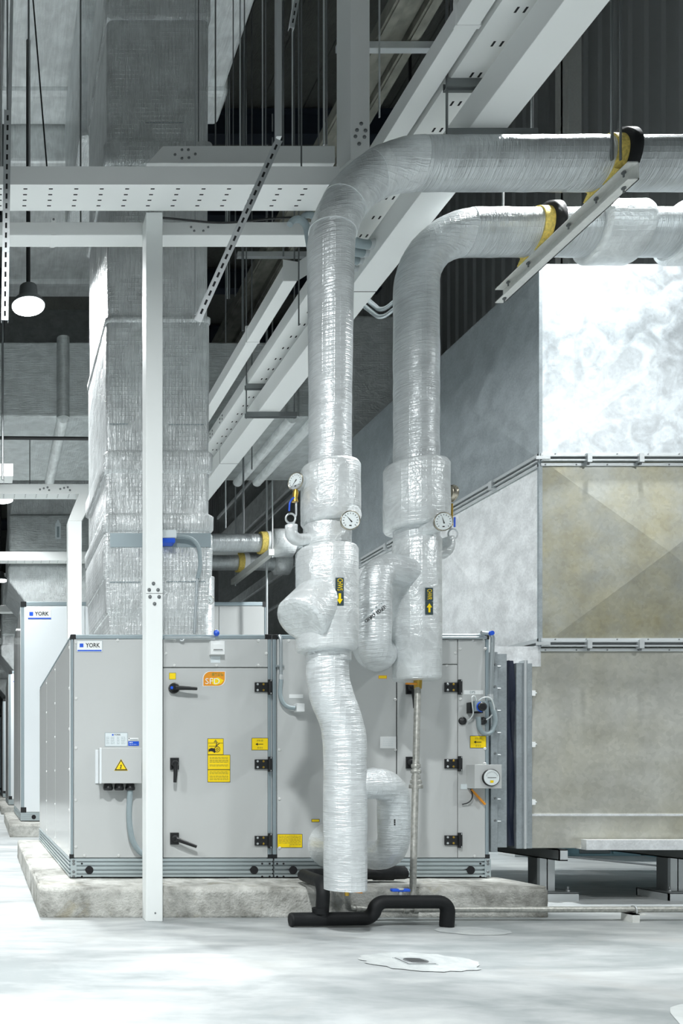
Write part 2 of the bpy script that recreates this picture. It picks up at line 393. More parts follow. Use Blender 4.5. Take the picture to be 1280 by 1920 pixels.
# ------------------------------------------------------------------ concrete plinths
def plinth(name, x0, x1, y0, y1, label, h=.195, group='concrete plinths under the air handlers', rough=True):
    bm = bmesh.new()
    bmesh.ops.create_cube(bm, size=1.0)
    for v_ in bm.verts:
        v_.co = V((x0 if v_.co.x < 0 else x1, y0 if v_.co.y < 0 else y1, -.01 if v_.co.z < 0 else h))
    bmesh.ops.bevel(bm, geom=[e for e in bm.edges if max(v_.co.z for v_ in e.verts) > .1 or abs(e.verts[0].co.z-e.verts[1].co.z) > .1], offset=.013, segments=2, affect='EDGES')
    for _ in range(2 if rough else 1):
        long_e = [e for e in bm.edges if e.calc_length() > .12]
        bmesh.ops.subdivide_edges(bm, edges=long_e, cuts=6 if _ == 0 else 2, use_grid_fill=True)
    for v_ in bm.verts:
        edge = 1.0 if (v_.co.z > h-.03 and (v_.co.y < y0+.03 or v_.co.x < x0+.03 or v_.co.x > x1-.03)) else .35
        if v_.co.z > 0: v_.co += V((random.uniform(-1, 1), random.uniform(-1, 1), random.uniform(-1, .3)))*.006*edge
    for f in bm.faces: f.smooth = True
    loc = V(((x0+x1)/2, (y0+y1)/2, 0))
    for v_ in bm.verts: v_.co -= loc
    me = bpy.data.meshes.new(name); bm.to_mesh(me); bm.free(); me.materials.append(M['plinth'])
    o = bpy.data.objects.new(name, me); C.objects.link(o); o.location = loc
    return tag(o, label, 'plinth', group)
plinth('concrete_plinth', .337, 3.585, 5.105, 8.95, 'chipped concrete plinth under the nearest grey air handling unit')
PITCH = [12.6, 19.7, 26.8, 33.9]
for Y, lb in zip(PITCH, ('second concrete plinth along the row, under the tall white unit', 'third concrete plinth along the row at the left edge', 'fourth concrete plinth, small and far off at the left edge', 'farthest concrete plinth of the row at the left edge')):
    plinth('concrete_plinth', .337, 4.7, Y-.75, Y+3.4, lb, rough=False)

# ------------------------------------------------------------------ nearest air handling unit
YA = 5.55; S = F/YA
def ax(px): return (px-VX)/S
def az(py): return EYE+(VY-py)/S
AX0, AX1 = ax(133), ax(916); AZ0, AZ1 = az(1647), az(1190); AYB = 8.8
ahu = thing('air_handling_unit', (AX0, YA, AZ0), 'grey air handling unit with black hinges and lever handles on the nearest plinth', 'air handler', 'air handling units in the row')
zr = az(1610)
mb = MB(); mb.box(AX0+.012, AX1-.012, YA+.012, AYB-.01, zr, AZ1-.008, 'panel'); mb.build('casing_body', ahu)
# ribbed base rail
mb = MB()
def rail(mb, x0, x1, y, z0, z1, front=True, mat='alu_l'):
    h = z1-z0
    mb.box(x0, x1, y, y+.05, z0, z1, mat)
    for q in (.0, .22, .45, .68, .88):
        mb.box(x0, x1, y-.013, y, z0+h*q, z0+h*(q+.13), mat); mb.box(x0, x1, y-.002, y, z0+h*(q+.13), z0+h*(q+.16), 'steel_d')  # dark strips painted as groove shade between the ribs
rail(mb, AX0, ax(510), YA, AZ0+.012, zr); rail(mb, ax(513), AX1, YA, AZ0+.012, zr)
mb.box(AX0, AX1, YA+.02, AYB, AZ0, AZ0+.012, 'dark')
mb.box(ax(510), ax(513), YA+.01, YA+.05, AZ0, zr, 'dark')
h = zr-AZ0-.012
mb.box(AX0, AX0+.05, YA+.05, AYB, AZ0+.012, zr, 'alu_l')
for q in (.0, .22, .45, .68, .88): mb.box(AX0-.012, AX0, YA, AYB, AZ0+.012+h*q, AZ0+.012+h*(q+.13), 'alu_l'); mb.box(AX0-.002, AX0, YA, AYB, AZ0+.012+h*(q+.13), AZ0+.012+h*(q+.16), 'steel_d')  # same painted groove shade along the side rail
for px in (167, 475, 548, 880): disc_on(mb, (ax(px), YA-.007, az(1631)), (0, -1, 0), .028, .009, 'dark')
for px in (153, 490, 504, 518, 530, 898):
    for py in (1619, 1643): mb.lathe((ax(px), YA-.012, az(py)), (0, -1, 0), [(0, .007), (.003, .007)], 'dark', 8)
base = mb.build('base_rail', ahu)
for x0, x1 in ((AX0-.004, ax(143)), (ax(906), AX1+.004)):
    m_ = MB(); m_.box(x0, x1, YA-.017, YA-.010, AZ0+.01, zr+.0, 'alu_l')
    for t in (.12, .35, .75, .9): m_.lathe(((x0+x1)/2, YA-.017, AZ0+(zr-AZ0)*t), (0, -1, 0), [(0, .01), (.003, .01), (.005, .006)], 'steel_d', 10)
    m_.build('corner_plate', base)
# aluminium frame profiles
def prof(x0, x1, y0, y1, z0, z1, par, mat='alu'):
    m_ = MB(); m_.box(x0, x1, y0, y1, z0, z1, mat); return m_.build('frame_profile', par, bevel=.006)
prof(AX0, ax(137.5), YA-.004, YA+.03, zr, AZ1-.02, ahu)
prof(ax(501.5), ax(508.5), YA-.004, YA+.03, zr, AZ1-.02, ahu)
prof(ax(511), ax(518), YA-.004, YA+.03, zr, AZ1-.02, ahu)
prof(ax(909), AX1, YA-.004, YA+.03, zr, AZ1-.02, ahu)
prof(AX0, ax(509), YA-.003, YA+.03, AZ1-.03, AZ1, ahu); prof(ax(511), AX1, YA-.003, YA+.03, AZ1-.03, AZ1, ahu)
prof(AX0-.002, AX0+.03, YA+.03, AYB, AZ1-.03, AZ1, ahu); prof(AX0-.002, AX0+.03, AYB-.03, AYB, zr, AZ1-.02, ahu)
for x0, x1, z in ((AX0-.003, AX0+.034, AZ1), (ax(496), ax(509), AZ1), (ax(511), ax(522), AZ1), (AX1-.03, AX1+.002, AZ1)):
    m_ = MB(); m_.box(x0, x1, YA-.006, YA+.034, z-.034, z+.002, 'black'); m_.build('corner_joint', ahu, bevel=.004)
for px in (135, 505, 514, 912):
    m_ = MB(); m_.box(ax(px)-.018, ax(px)+.018, YA-.006, YA+.02, zr, zr+.03, 'black'); m_.build('corner_joint', ahu)
# panels on the front
def cap(mb, px, py, y=None): mb.lathe((ax(px), (y or YA-.008), az(py)), (0, -1, 0), [(0, .011), (.002, .011), (.0035, .007)], 'capc', 12)
def panel(name, px0, px1, py0, py1, caps=(), mat='panel', par=None):
    m_ = MB(); m_.box(ax(px0), ax(px1), YA-.008, YA+.012, az(py1), az(py0), mat)
    o = m_.build(name, par or ahu, bevel=.003)
    if caps:
        for a, b in caps: c_ = MB(); cap(c_, a, b); c_.build('screw_cap', o)
    return o
panel('side_panel', 138.5, 303.5, 1199, 1608, [(142, 1205), (142, 1310), (142, 1403), (142, 1500), (142, 1588), (220, 1201), (158, 1604), (222, 1604)])
panel('filler_panel', 305.5, 501, 1199, 1251, [(326, 1202), (483, 1202), (326, 1248), (405, 1248), (483, 1248), (310, 1226), (498, 1226)])
door1 = panel('access_door', 305.5, 501, 1253, 1608)
panel('coil_panel', 519, 741.5, 1199, 1608, [(523, 1406), (540, 1202), (523, 1498), (739, 1312), (739, 1406), (600, 1202), (523, 1590)])
panel('filler_panel', 743.5, 856, 1199, 1245, [(836, 1202), (852, 1225), (836, 1249)])
door2 = panel('access_door', 743.5, 856, 1247, 1608)
panel('narrow_panel', 857.5, 908, 1199, 1608, [(861, 1217), (908, 1217), (885, 1201), (861, 1311), (907, 1404), (907, 1432), (888, 1605)])
m_ = MB()
for a, b, c, d in ((303.5, 305.5, 1199, 1608), (741.5, 743.5, 1247, 1608)): m_.box(ax(a), ax(b), YA-.002, YA+.002, az(d), az(c), 'dark')
m_.build('door_seal', ahu)
# long left side: three glossy panels with screw caps
seams = [YA+.03, 6.75, 7.72, AYB-.03]
for i in range(3):
    m_ = MB(); m_.box(AX0-.006, AX0+.02, seams[i]+.004, seams[i+1]-.004, zr+.004, AZ1-.032, 'panel_lit')
    for t in range(6):
        z = zr+.05+(AZ1-zr-.13)*t/5
        m_.lathe((AX0-.006, seams[i]+.035, z), (-1, 0, 0), [(0, .011), (.002, .011), (.0035, .007)], 'capc', 10)
    m_.build('side_panel', ahu, bevel=.003)
# hinges
def hinge(px, py, par):
    m_ = MB(); y = YA-.009
    m_.box(ax(px-23), ax(px+3), y-.012, y, az(py+9), az(py-9), 'black')
    m_.box(ax(px+2), ax(px+9), y-.016, y, az(py+14), az(py-14), 'black')
    m_.cyl((ax(px+4), y-.016, az(py+14)), (ax(px+4), y-.016, az(py-14)), .011, 'black', 12)
    for a in (-18, -7):
        for b in (-5.5, 5.5): m_.lathe((ax(px+a), y-.012, az(py+b)), (0, -1, 0), [(0, .008), (.003, .006)], 'brass' if a > -10 else 'steel', 10)
    for b in (-12, 12): m_.lathe((ax(px+5), y-.022, az(py+b)), (0, -1, 0), [(0, .007), (.004, .006)], 'steel', 10)
    m_.build('hinge', par, bevel=.003)
for py in (1289, 1433, 1576): hinge(499, py, door1)
for py in (1289, 1432, 1575): hinge(854, py, door2)
def handle(px, py, dx, dy, par, knob=False):
    m_ = MB(); y = YA-.009
    if knob:
        m_.lathe((ax(px), y, az(py)), (0, -1, 0), [(0, .037), (.02, .037), (.026, .03)], 'black', 24)
        m_.lathe((ax(px-5), y-.01, az(py)), (0, -1, 0), [(0, .022), (.03, .02)], 'black', 16)
    else:
        m_.box(ax(px-8), ax(px+8), y-.014, y, az(py+11), az(py-11), 'black')
        m_.lathe((ax(px), y-.012, az(py)), (0, -1, 0), [(0, .026), (.02, .024), (.03, .018)], 'black', 20)
    a = V((ax(px), y-.045, az(py))); b = V((ax(px+dx), y-.05, az(py+dy))); mid = a.lerp(b, .3)
    m_.cyl((a.x, y-.01, a.z), a, .015, 'black', 12)
    m_.tube([a, mid, a.lerp(b, .6)+V((0, -.004, 0)), b], [.015, .0145, .013, .011], 'black', 10)
    o = m_.build('door_handle', par)
    if knob: MB().lathe((ax(px-6), y-.04, az(py)), (0, -1, 0), [(0, .011), (.004, .01)], 'blue', 12).build('lock_button', par)
    return o
handle(325, 1291, 40, 2, door1, True); handle(326, 1432, -2, 35, door1); handle(326, 1572, 38, 14, door1)
handle(767, 1291, 2, 38, door2); handle(767, 1430, 5, 38, door2)
# stickers and signs (flat printed plates on the casing)
def pl(px, py, y=YA-.0095):
    def f(u, v): return V((ax(px)+u/S, y, az(py)+v/S))
    return f
def sticker(name, px0, px1, py0, py1, mat, draw=None, par=ahu, border=None):
    m_ = MB(); y = YA-.0088
    if border: m_.box(ax(px0-.8), ax(px1+.8), y-.0004, y, az(py1+.8), az(py0-.8), border)
    m_.box(ax(px0), ax(px1), y-.0008, y, az(py1), az(py0), mat)
    fn = pl((px0+px1)/2, (py0+py1)/2, y-.0012)
    if draw: draw(m_, fn, (px1-px0)/2, (py1-py0)/2)
    return m_.build(name, par)
def rect(mb, fn, x0, x1, y0, y1, mat): mb.poly([(x0, y0), (x1, y0), (x1, y1), (x0, y1)], fn, mat)
def d_york(m, fn, w, h):
    rect(m, fn, -w+1, w-1, -h+.5, -h+3, 'blue'); rect(m, fn, -w+5, -w+12, -2, 5, 'blue')
    m.text('YORK', 11.5, fn, 'ink', 6, 1.3, 27)
sticker('maker_sign', 144, 191, 1202, 1222, 'plw', d_york, border='alu')
def lines(m, fn, x0, x1, ys, mat='inkg', seed=1, t=.45):
    r = random.Random(seed); k = 1.0 if abs(x1-x0) > 1 else .002
    for y in ys:
        x = x0
        while x < x1:
            l = min(r.uniform(2.5, 7)*k, x1-x); rect(m, fn, x, x+l, y-t, y+t, mat); x += l+.9*k
def d_hand(m, fn, w, h):
    rect(m, fn, -w+.5, w-.5, h-8.2, h-7.4, 'ink')
    m.poly([(-4, h-6.5), (4, h-6.5), (0, h-1)], fn, 'inkg')
    # gear with belt and hand
    for (cx, cy, r) in ((3, -5, 5.6),):
        for q in range(20):
            a = 2*PI*q/20; b = 2*PI*(q+1)/20
            m.poly([(cx+r*math.cos(a), cy+r*math.sin(a)), (cx+r*math.cos(b), cy+r*math.sin(b)), (cx+(r-1.2)*math.cos(b), cy+(r-1.2)*math.sin(b)), (cx+(r-1.2)*math.cos(a), cy+(r-1.2)*math.sin(a))], fn, 'ink')
            m.poly([(cx+2.6*math.cos(a), cy+2.6*math.sin(a)), (cx+2.6*math.cos(b), cy+2.6*math.sin(b)), (cx+1.5*math.cos(b), cy+1.5*math.sin(b)), (cx+1.5*math.cos(a), cy+1.5*math.sin(a))], fn, 'ink')
    rect(m, fn, -w+2, 3, .2, 1.2, 'ink')
    m.poly([(-w+1, -10), (-w+1, -5), (-8, -2.5), (-2, -3.5), (0, -6), (-1.5, -7.5), (0, -10.5), (-2, -12), (-5, -9.5), (-9, -8.5)], fn, 'ink')
    m.poly([(0, 1.5), (2, 8), (3.2, 7.6), (2, 3), (7, 6.5), (7.5, 5.5), (3, 1.5)], fn, 'ink')
sticker('warning_sticker', 389, 417.5, 1385.5, 1414.5, 'yellow', d_hand, door1, 'ink')
sticker('notice_sticker', 389, 430, 1416, 1442.5, 'yellow', lambda m, fn, w, h: lines(m, fn, -w+3, w-3, [9, 7, 4, 2, 0, -5, -7], 'inkg', 3), door1, 'ink')
sticker('notice_sticker', 389, 430, 1444, 1466, 'yellow', lambda m, fn, w, h: lines(m, fn, -w+3, w-3, [8, 6, 4, 0, -2, -5, -7], 'inkg', 5), door1, 'ink')
def d_arrow(m, fn, w, h):
    rect(m, fn, -6, 6, -.8, .4, 'ink'); m.poly([(-8.5, -.2), (-4, 2.5), (-4, -2.9)], fn, 'ink')
    lines(m, fn, -6, 6, [7.5, 5.5], 'inkg', 2); lines(m, fn, -5, 5, [-6, -8], 'inkg', 4)
sticker('arrow_sticker', 471.5, 501, 1384.5, 1406, 'yellow', d_arrow, door1, 'ink')
sticker('arrow_sticker', 880, 909, 1380.5, 1402, 'yellow', d_arrow, ahu, 'ink')
sticker('small_yellow_sticker', 317, 328.5, 1262.5, 1273.5, 'yellow', None, door1, 'inkg')
sticker('notice_sticker', 519.5, 565, 1564.5, 1588.5, 'yellow', lambda m, fn, w, h: (lines(m, fn, -w+2, -1, [9, 6.5, 4, 1.5, -1, -4], 'inkg', 3), lines(m, fn, 1, w-2, [9, 6.5, 4, 1.5, -1, -4, -7], 'inkg', 9), rect(m, fn, -.3, .3, -h+1, h-1, 'inkg')), ahu, 'ink')
sticker('small_yellow_sticker', 583.5, 597, 1536.5, 1540.5, 'yellow', None, ahu, 'ink')
sticker('small_yellow_sticker', 709, 723, 1267.5, 1272, 'yellow', None, ahu, 'orange')
sticker('paper_label', 711, 741, 1381, 1403, 'plw', lambda m, fn, w, h: lines(m, fn, -10, 10, [6, 2, -2, -6], 'plate', 1))
sticker('paper_label', 868, 904, 1294.5, 1302, 'plw', lambda m, fn, w, h: m.text('DPS', 6, fn, 'conduit', -2, 0))
sticker('paper_label', 541, 567, 1302, 1309, 'plw')
def d_data(m, fn, w, h):
    m.text('YORK', 4.6, fn, 'ink', 2, h-3.4); rect(m, fn, -8, -5, h-5, h-2, 'blue')
    for c0, c1, sd in ((-19, -13, 1), (-10.5, -3, 2), (1, 6, 3), (9, 17, 4)): lines(m, fn, c0, c1, [4.5, 2, -.5, -3, -5.5, -8], 'conduit', sd, .35)
sticker('data_plate', 197, 238, 1374.5, 1399, 'plate', d_data, border='alu')
def d_small(m, fn, w, h):
    rect(m, fn, -6, w-1, -1.8, -.4, 'alu'); rect(m, fn, -w+1, -7, 0, 2, 'ink')
sticker('maker_strip', 239.5, 259, 1383.5, 1388.5, 'plw', d_small)
sticker('blue_label', 240, 260, 1390, 1398.5, 'blue', lambda m, fn, w, h: (lines(m, fn, -8, -2, [2], 'plw', 1, .8), lines(m, fn, -8, 6, [-1.5], 'plate', 4, .3)))
# rounded orange logo
m_ = MB(); fn = pl(400.5, 1273, YA-.0097)
def lens(sc):
    pts = []; w_, h_ = 20*sc, 13.2*sc
    def arc(cx, cy, r, a0, a1, k=7): return [(cx+r*math.cos(math.radians(a0+(a1-a0)*i/k)), cy+r*math.sin(math.radians(a0+(a1-a0)*i/k))) for i in range(k+1)]
    return [(-w_, -h_)]+arc(w_-13*sc, -h_+13*sc, 13*sc, -90, 0)+[(w_, h_)]+arc(-w_+13*sc, h_-13*sc, 13*sc, 90, 180)
m_.poly(lens(1.07), pl(400.5, 1273, YA-.0093), 'plw'); m_.poly(lens(1), fn, 'orange')
m_.poly([(-4, -2), (-6, 3), (0, 0), (8, 3), (18, -3), (13, -9), (2, -12), (-4, -9)], pl(400.5, 1273, YA-.0099), 'yellow')
m_.text('SFD', 16, pl(400.5, 1273, YA-.0102), 'plw', -3, -5, 27, .0); m_.text('盛氟凰德', 6.5, pl(400.5, 1273, YA-.0102), 'inkg', 6.5, 7.8, 22)
m_.build('orange_logo', door1)
# white thermostat box
m_ = MB(); m_.box(ax(391), ax(417), YA-.05, YA-.008, az(1229), az(1204), 'plw').box(ax(395), ax(414), YA-.056, YA-.05, az(1222), az(1210), 'plw').box(ax(396), ax(413), YA-.0565, YA-.055, az(1221), az(1219.5), 'gap')
m_.build('sensor_box', ahu, bevel=.004)
MB().box(ax(394), ax(412), YA-.0095, YA-.008, az(1243), az(1231), 'plate').build('paper_label', ahu)
# junction box with lightning sign and glands
jb = MB(); jb.box(ax(184), ax(259.5), YA-.115, YA-.008, az(1468.5), az(1403.5), 'panel').box(ax(182.5), ax(186), YA-.119, YA-.1, az(1469), az(1403), 'panel_w').box(ax(178), ax(184), YA-.02, YA-.008, az(1469), az(1406), 'panel_w')
jb = jb.build('junction_box', ahu, bevel=.003)
m_ = MB(); fn = pl(221.5, 1436.5, YA-.1165)
def tri(r, off=0): return [(-r*.98, -r*.68-off), (r*.98, -r*.68-off), (0, r+off)]
m_.poly(tri(13), fn, 'yellow'); m_.poly(tri(12.2), pl(221.5, 1436.5, YA-.1168), 'ink'); m_.poly(tri(9.2, -.1), pl(221.5, 1436.5, YA-.1171), 'yellow')
m_.poly([(1.6, 4.5), (-2.4, -.4), (-.2, .1), (-1.6, -3.4), (-2.8, -3), (-.6, -6), (1, -2.6), (-.2, -3), (2.2, 1.2), (.2, .9)], pl(221.5, 1436.5, YA-.1174), 'ink')
m_.build('warning_triangle', jb)
for px in (200, 220.5, 241):
    MB().lathe((ax(px), YA-.06, az(1469)), (0, 0, -1), [(0, .024), (.006, .031), (.02, .031), (.024, .034), (.04, .034), (.047, .027)], 'black', 20).build('cable_gland', jb)
path = fillet([(ax(241), YA-.06, az(1481)), (ax(238), YA-.06, az(1535)), (ax(246), YA-.05, az(1580)), (ax(268), YA-.04, az(1606)), (ax(300), YA-.03, az(1609))], .12)
MB().tube(path, .0195, 'conduit', 14).build('flexible_conduit', jb)
# conduits and small controls on the casing
m_ = MB(); m_.tube([(ax(306), YA-.03, az(1197.5)), (ax(400), YA-.03, az(1197.5))], .010, 'condl', 10)
m_.tube(fillet([(ax(345), YA-.03, az(1197)), (ax(340), YA-.03, az(1204)), (ax(336), YA-.025, az(1201))], .01), .006, 'steel', 8)
m_.build('top_conduit', ahu)
MB().lathe((ax(404), YA-.03, az(1191)), (-.4, -1, .3), [(0, .014), (.015, .02), (.035, .018), (.04, .008)], 'blue', 14).build('blue_valve_cap', ahu)
m_ = MB(); m_.tube(fillet([(ax(521), YA-.02, az(1192)), (ax(523.5), YA-.03, az(1200)), (ax(523.5), YA-.03, az(1268))], .02), .0115, 'condl', 12)
m_.box(ax(515), ax(530), YA-.03, YA-.008, az(1251.5), az(1248), 'condl')
m_.lathe((ax(523.5), YA-.03, az(1266)), (0, 0, -1), [(0, .015), (.02, .016), (.035, .014)], 'steel', 12)
m_.tube(fillet([(ax(523.5), YA-.03, az(1274)), (ax(521), YA-.03, az(1305)), (ax(530), YA-.04, az(1327)), (ax(548), YA-.05, az(1329))], .14), .014, 'conduit', 12)
m_.build('side_conduit', ahu)
MB().box(ax(549), ax(563), YA-.075, YA-.008, az(1336), az(1321), 'plw').build('sensor_box', ahu, bevel=.003)
m_ = MB(); m_.tube([(ax(640), YA-.012, az(1192)), (ax(905), YA-.012, az(1192))], .011, 'condl', 12).tube([(ax(640), YA-.02, az(1196.5)), (ax(908), YA-.02, az(1196.5))], .010, 'condl', 12)
m_.tube(fillet([(ax(895), YA-.04, az(1188)), (ax(917), YA-.04, az(1190)), (ax(912), YA-.04, az(1312))], .035), .0135, 'condl', 12)
m_.lathe((ax(912), YA-.04, az(1303)), (0, 0, -1), [(0, .018), (.03, .02), (.045, .015)], 'steel', 12)
m_.build('top_conduit', ahu)
MB().lathe((ax(911), YA-.05, az(1190)), (0, -1, 0), [(0, .016), (.02, .015)], 'blue', 12).build('blue_valve_cap', ahu)
# differential pressure switch with tubes
m_ = MB(); m_.box(ax(873), ax(897), YA-.05, YA-.008, az(1338), az(1318), 'black').box(ax(878), ax(899), YA-.075, YA-.03, az(1335), az(1316), 'conduit')
m_.lathe((ax(890), YA-.075, az(1327)), (0, -1, 0), [(0, .03), (.012, .03), (.014, .02)], 'black', 20)
m_.tube([(ax(890)+.033*math.cos(a), YA-.078, az(1327)+.033*math.sin(a)) for a in [PI*.6+i*PI/12 for i in range(12)]], .004, 'blue', 8)
sw = m_.build('pressure_switch', ahu)
MB().tube(fillet([(ax(888), YA-.05, az(1345)), (ax(889), YA-.05, az(1365)), (ax(897), YA-.05, az(1377)), (ax(912), YA-.05, az(1376)), (ax(921), YA-.05, az(1355)), (ax(914), YA-.05, az(1328)), (ax(912), YA-.04, az(1312))], .12), .0155, 'conduit', 12).build('flexible_conduit', sw)
MB().tube(fillet([(ax(872), YA-.03, az(1351)), (ax(880), YA-.05, az(1345)), (ax(872), YA-.07, az(1308)), (ax(880), YA-.06, az(1306)), (ax(885), YA-.05, az(1318))], .05), .0045, 'tube', 8).build('clear_tube', sw)
MB().tube(fillet([(ax(906), YA-.03, az(1350)), (ax(920), YA-.06, az(1340)), (ax(908), YA-.07, az(1309)), (ax(892), YA-.07, az(1309)), (ax(887), YA-.05, az(1318))], .08), .005, 'tube', 8).build('clear_tube', sw)
for px in (865, 903): MB().lathe((ax(px), YA-.008, az(1352)), (0, -1, 0), [(0, .027), (.008, .027), (.012, .02), (.02, .006)], 'black', 20).build('tube_port', ahu)
# dial gauge box
g = MB(); g.box(ax(873), ax(923), YA-.10, YA-.008, az(1478), az(1434), 'panel').box(ax(862), ax(874), YA-.012, YA-.008, az(1480), az(1470), 'plate')
g = g.build('gauge_box', ahu, bevel=.003)
m_ = MB(); m_.lathe((ax(902), YA-.10, az(1458)), (0, -1, 0), [(0, .058), (.012, .058), (.014, .05)], 'black', 32); m_.lathe((ax(902), YA-.113, az(1458)), (0, -1, 0), [(0, .053), (.003, .052)], 'dial', 32)
fn = pl(902, 1458, YA-.1175); rect(m_, fn, -8, 8, -.4, .5, 'ink'); rect(m_, fn, -3, 3, -9.5, -5, 'yellow')
for i in range(11):
    a = math.radians(20+14*i); m_.poly([(11.5*math.cos(a), 11.5*math.sin(a)), (9.5*math.cos(a), 9.5*math.sin(a)), (9.5*math.cos(a+.05), 9.5*math.sin(a+.05)), (11.5*math.cos(a+.05), 11.5*math.sin(a+.05))], fn, 'ink')
m_.build('dial', g)
MB().bar((ax(878), YA-.03, az(1480)), (ax(904), YA-.03, az(1508)), .012, .012, 'orange', V((0, 1, 0))).build('orange_tube', g)
MB().tube(fillet([(ax(877), YA-.03, az(1479)), (ax(882), YA-.03, az(1492)), (ax(875), YA-.03, az(1505)), (ax(863), YA-.02, az(1508))], .05), .004, 'black', 8).build('cable', g)

# ------------------------------------------------------------------ farther units along the row
def far_unit(Y, x0, x1, z1, label, mat='panel_w', dep=3.2):
    z0 = .195; zr_ = z0+.14
    t = thing('air_handling_unit', (x0, Y, z0), label, 'air handler', 'air handling units in the row')
    MB().box(x0+.01, x1-.01, Y+.01, Y+dep, zr_, z1-.01, 'panel_lit').build('casing_body', t)
    m_ = MB(); m_.box(x0, x1, Y, Y+dep, z0+.012, zr_, 'alu_l')
    for q in (.05, .3, .55, .8): m_.box(x0-.008, x1, Y-.008, Y+dep, z0+.012+.128*q, z0+.012+.128*(q+.12), 'alu_l')
    m_.box(x0, x1, Y+.02, Y+dep, z0, z0+.012, 'dark')
    for q in (.2, x1-x0-.2): disc_on(m_, (x0+q, Y-.008, z0+.07), (0, -1, 0), .035, .004, 'dark')
    m_.build('base_rail', t)
    xm = x0+(x1-x0)*.62; xe = x0+(x1-x0)*.80
    for a, b, mt in ((x0+.05, x0+1.0, mat), (x0+1.01, xm, mat), (xm+.01, xe, 'panel'), (xe+.01, x1-.06, 'panel')):
        MB().box(a, b, Y-.006, Y+.02, zr_+.01, z1-.07, mt).build('front_panel', t, bevel=.004)
    for i in range(3):
        ya = Y+.05+(dep-.1)/3*i
        MB().box(x0-.006, x0+.02, ya+.01, ya+(dep-.1)/3-.01, zr_+.01, z1-.07, 'panel_lit').build('side_panel', t)
    for a, b, c_, d_, e, f in ((x0, x0+.05, Y-.004, Y+.04, zr_, z1-.05), (x1-.05, x1, Y-.004, Y+.04, zr_, z1-.05), (x0, x1, Y-.004, Y+.04, z1-.06, z1), (x0, x0+.04, Y+.04, Y+dep, z1-.06, z1)):
        prof(a, b, c_, d_, e, f, t)
    for a, e in ((x0, z1-.08), (x1-.08, z1-.08), (x0, zr_)):
        MB().box(a-.003, a+.083, Y-.008, Y+.05, e, e+.083, 'black').build('corner_joint', t)
    m_ = MB(); m_.box(x0+.11, x0+.47, Y-.009, Y-.006, z1-.27, z1-.13, 'plw').box(x0+.11, x0+.47, Y-.0095, Y-.006, z1-.27, z1-.25, 'blue')
    fn = lambda u, v: V((x0+.29+u, Y-.0105, z1-.19+v))
    m_.text('YORK', .085, fn, 'ink', .035, 0, .22); rect(m_, fn, -.16, -.10, -.03, .03, 'blue'); m_.build('maker_sign', t)
    return t
far_unit(12.55, .53, 4.40, EYE+2.74, 'tall white air handling unit right behind the nearest grey one')
far_unit(19.7, .53, 4.40, EYE+2.6, 'third air handling unit down the row, cut by the left edge')
far_unit(26.8, .53, 4.40, EYE+2.6, 'fourth air handling unit down the row, a sliver at the left edge')
far_unit(33.9, .53, 4.40, EYE+2.6, 'farthest air handling unit of the row, barely seen at the left edge')

# ------------------------------------------------------------------ insulated pipes: supply
def mapcyl(cx, cy, r, z, th0=0.0):
    def f(u, v): a = th0+u/r; return V((cx+r*math.sin(a), cy-r*math.cos(a), z+v))
    return f
def jacket(x, y, z0, z1, r, name='valve_jacket', par=None, mat='jacket', tilt=0):
    h = z1-z0; b = .022
    m_ = MB(); prf = [(0, r-b), (.006, r-b*.4), (b, r), (h*.35, r*1.008), (h*.7, r*.995), (h-b, r), (h-.006, r-b*.4), (h, r-b)]
    m_.lathe((x, y, z0), (tilt, 0, 1), prf, mat, 40); return m_.build(name, par)
def wobble(path, r, amp=.004, seed=1):
    rr = random.Random(seed); return [r+rr.uniform(-amp, amp) for _ in path]
def dens(path, step=.07):
    out = [path[0]]
    for a, b in zip(path, path[1:]):
        n = max(1, int((b-a).length/step))
        for i in range(1, n+1): out.append(a.lerp(b, i/n))
    return out
def gauge_dial(m, c, nrm, r, th=.03, needle=130):
    nrm = V(nrm).normalized(); c = V(c)
    m.lathe(c, nrm, [(0, r*.8), (.004, r*.92), (th, r*.94), (th, r*1.03), (th+.008, r*1.03), (th+.010, r*.97), (th+.004, r*.93)], 'brass_s', 36)
    m.lathe(c+nrm*(th+.004), nrm, [(0, r*.92), (.003, r*.92)], 'dial', 36)
    up = V((0, 0, 1)); up = (up-nrm*up.dot(nrm)).normalized(); rt = up.cross(nrm); o = c+nrm*(th+.0082)
    if rt.dot(V((1, 0, 0))) < 0: rt = -rt
    fn = lambda u, v: o+rt*u+up*v
    for i in range(13):
        a = math.radians(-45+270/12*i); ca, sa = math.cos(a), math.sin(a); w_ = r*.03; l0, l1 = r*.66, r*.8
        m.poly([(ca*l0-sa*w_, sa*l0+ca*w_), (ca*l1-sa*w_, sa*l1+ca*w_), (ca*l1+sa*w_, sa*l1-ca*w_), (ca*l0+sa*w_, sa*l0-ca*w_)], fn, 'ink')
    a = math.radians(needle); ca, sa = math.cos(a), math.sin(a)
    m.poly([(ca*r*.7, sa*r*.7), (-sa*r*.05, ca*r*.05), (-ca*r*.25-sa*r*.08, -sa*r*.25+ca*r*.08), (-ca*r*.25+sa*r*.08, -sa*r*.25-ca*r*.08), (sa*r*.05, -ca*r*.05)], fn, 'ink')
    rect(m, fn, -r*.12, r*.12, -r*.62, -r*.5, 'ink')
M['brass_s'] = plain('gauge_bezel', (.48, .44, .36), .25, .95)
D1 = 4.55; s1 = F/D1
def q1(px, py, d=D1): return P(px, py, d)
sup = thing('insulated_supply_pipe', (q1(646, 1668).x, D1, q1(646, 1668).z), 'foil wrapped chilled water supply pipe marked CHWS, nearest riser, standing left of its twin', 'pipe', 'foil wrapped pipes in front of the grey air handler')
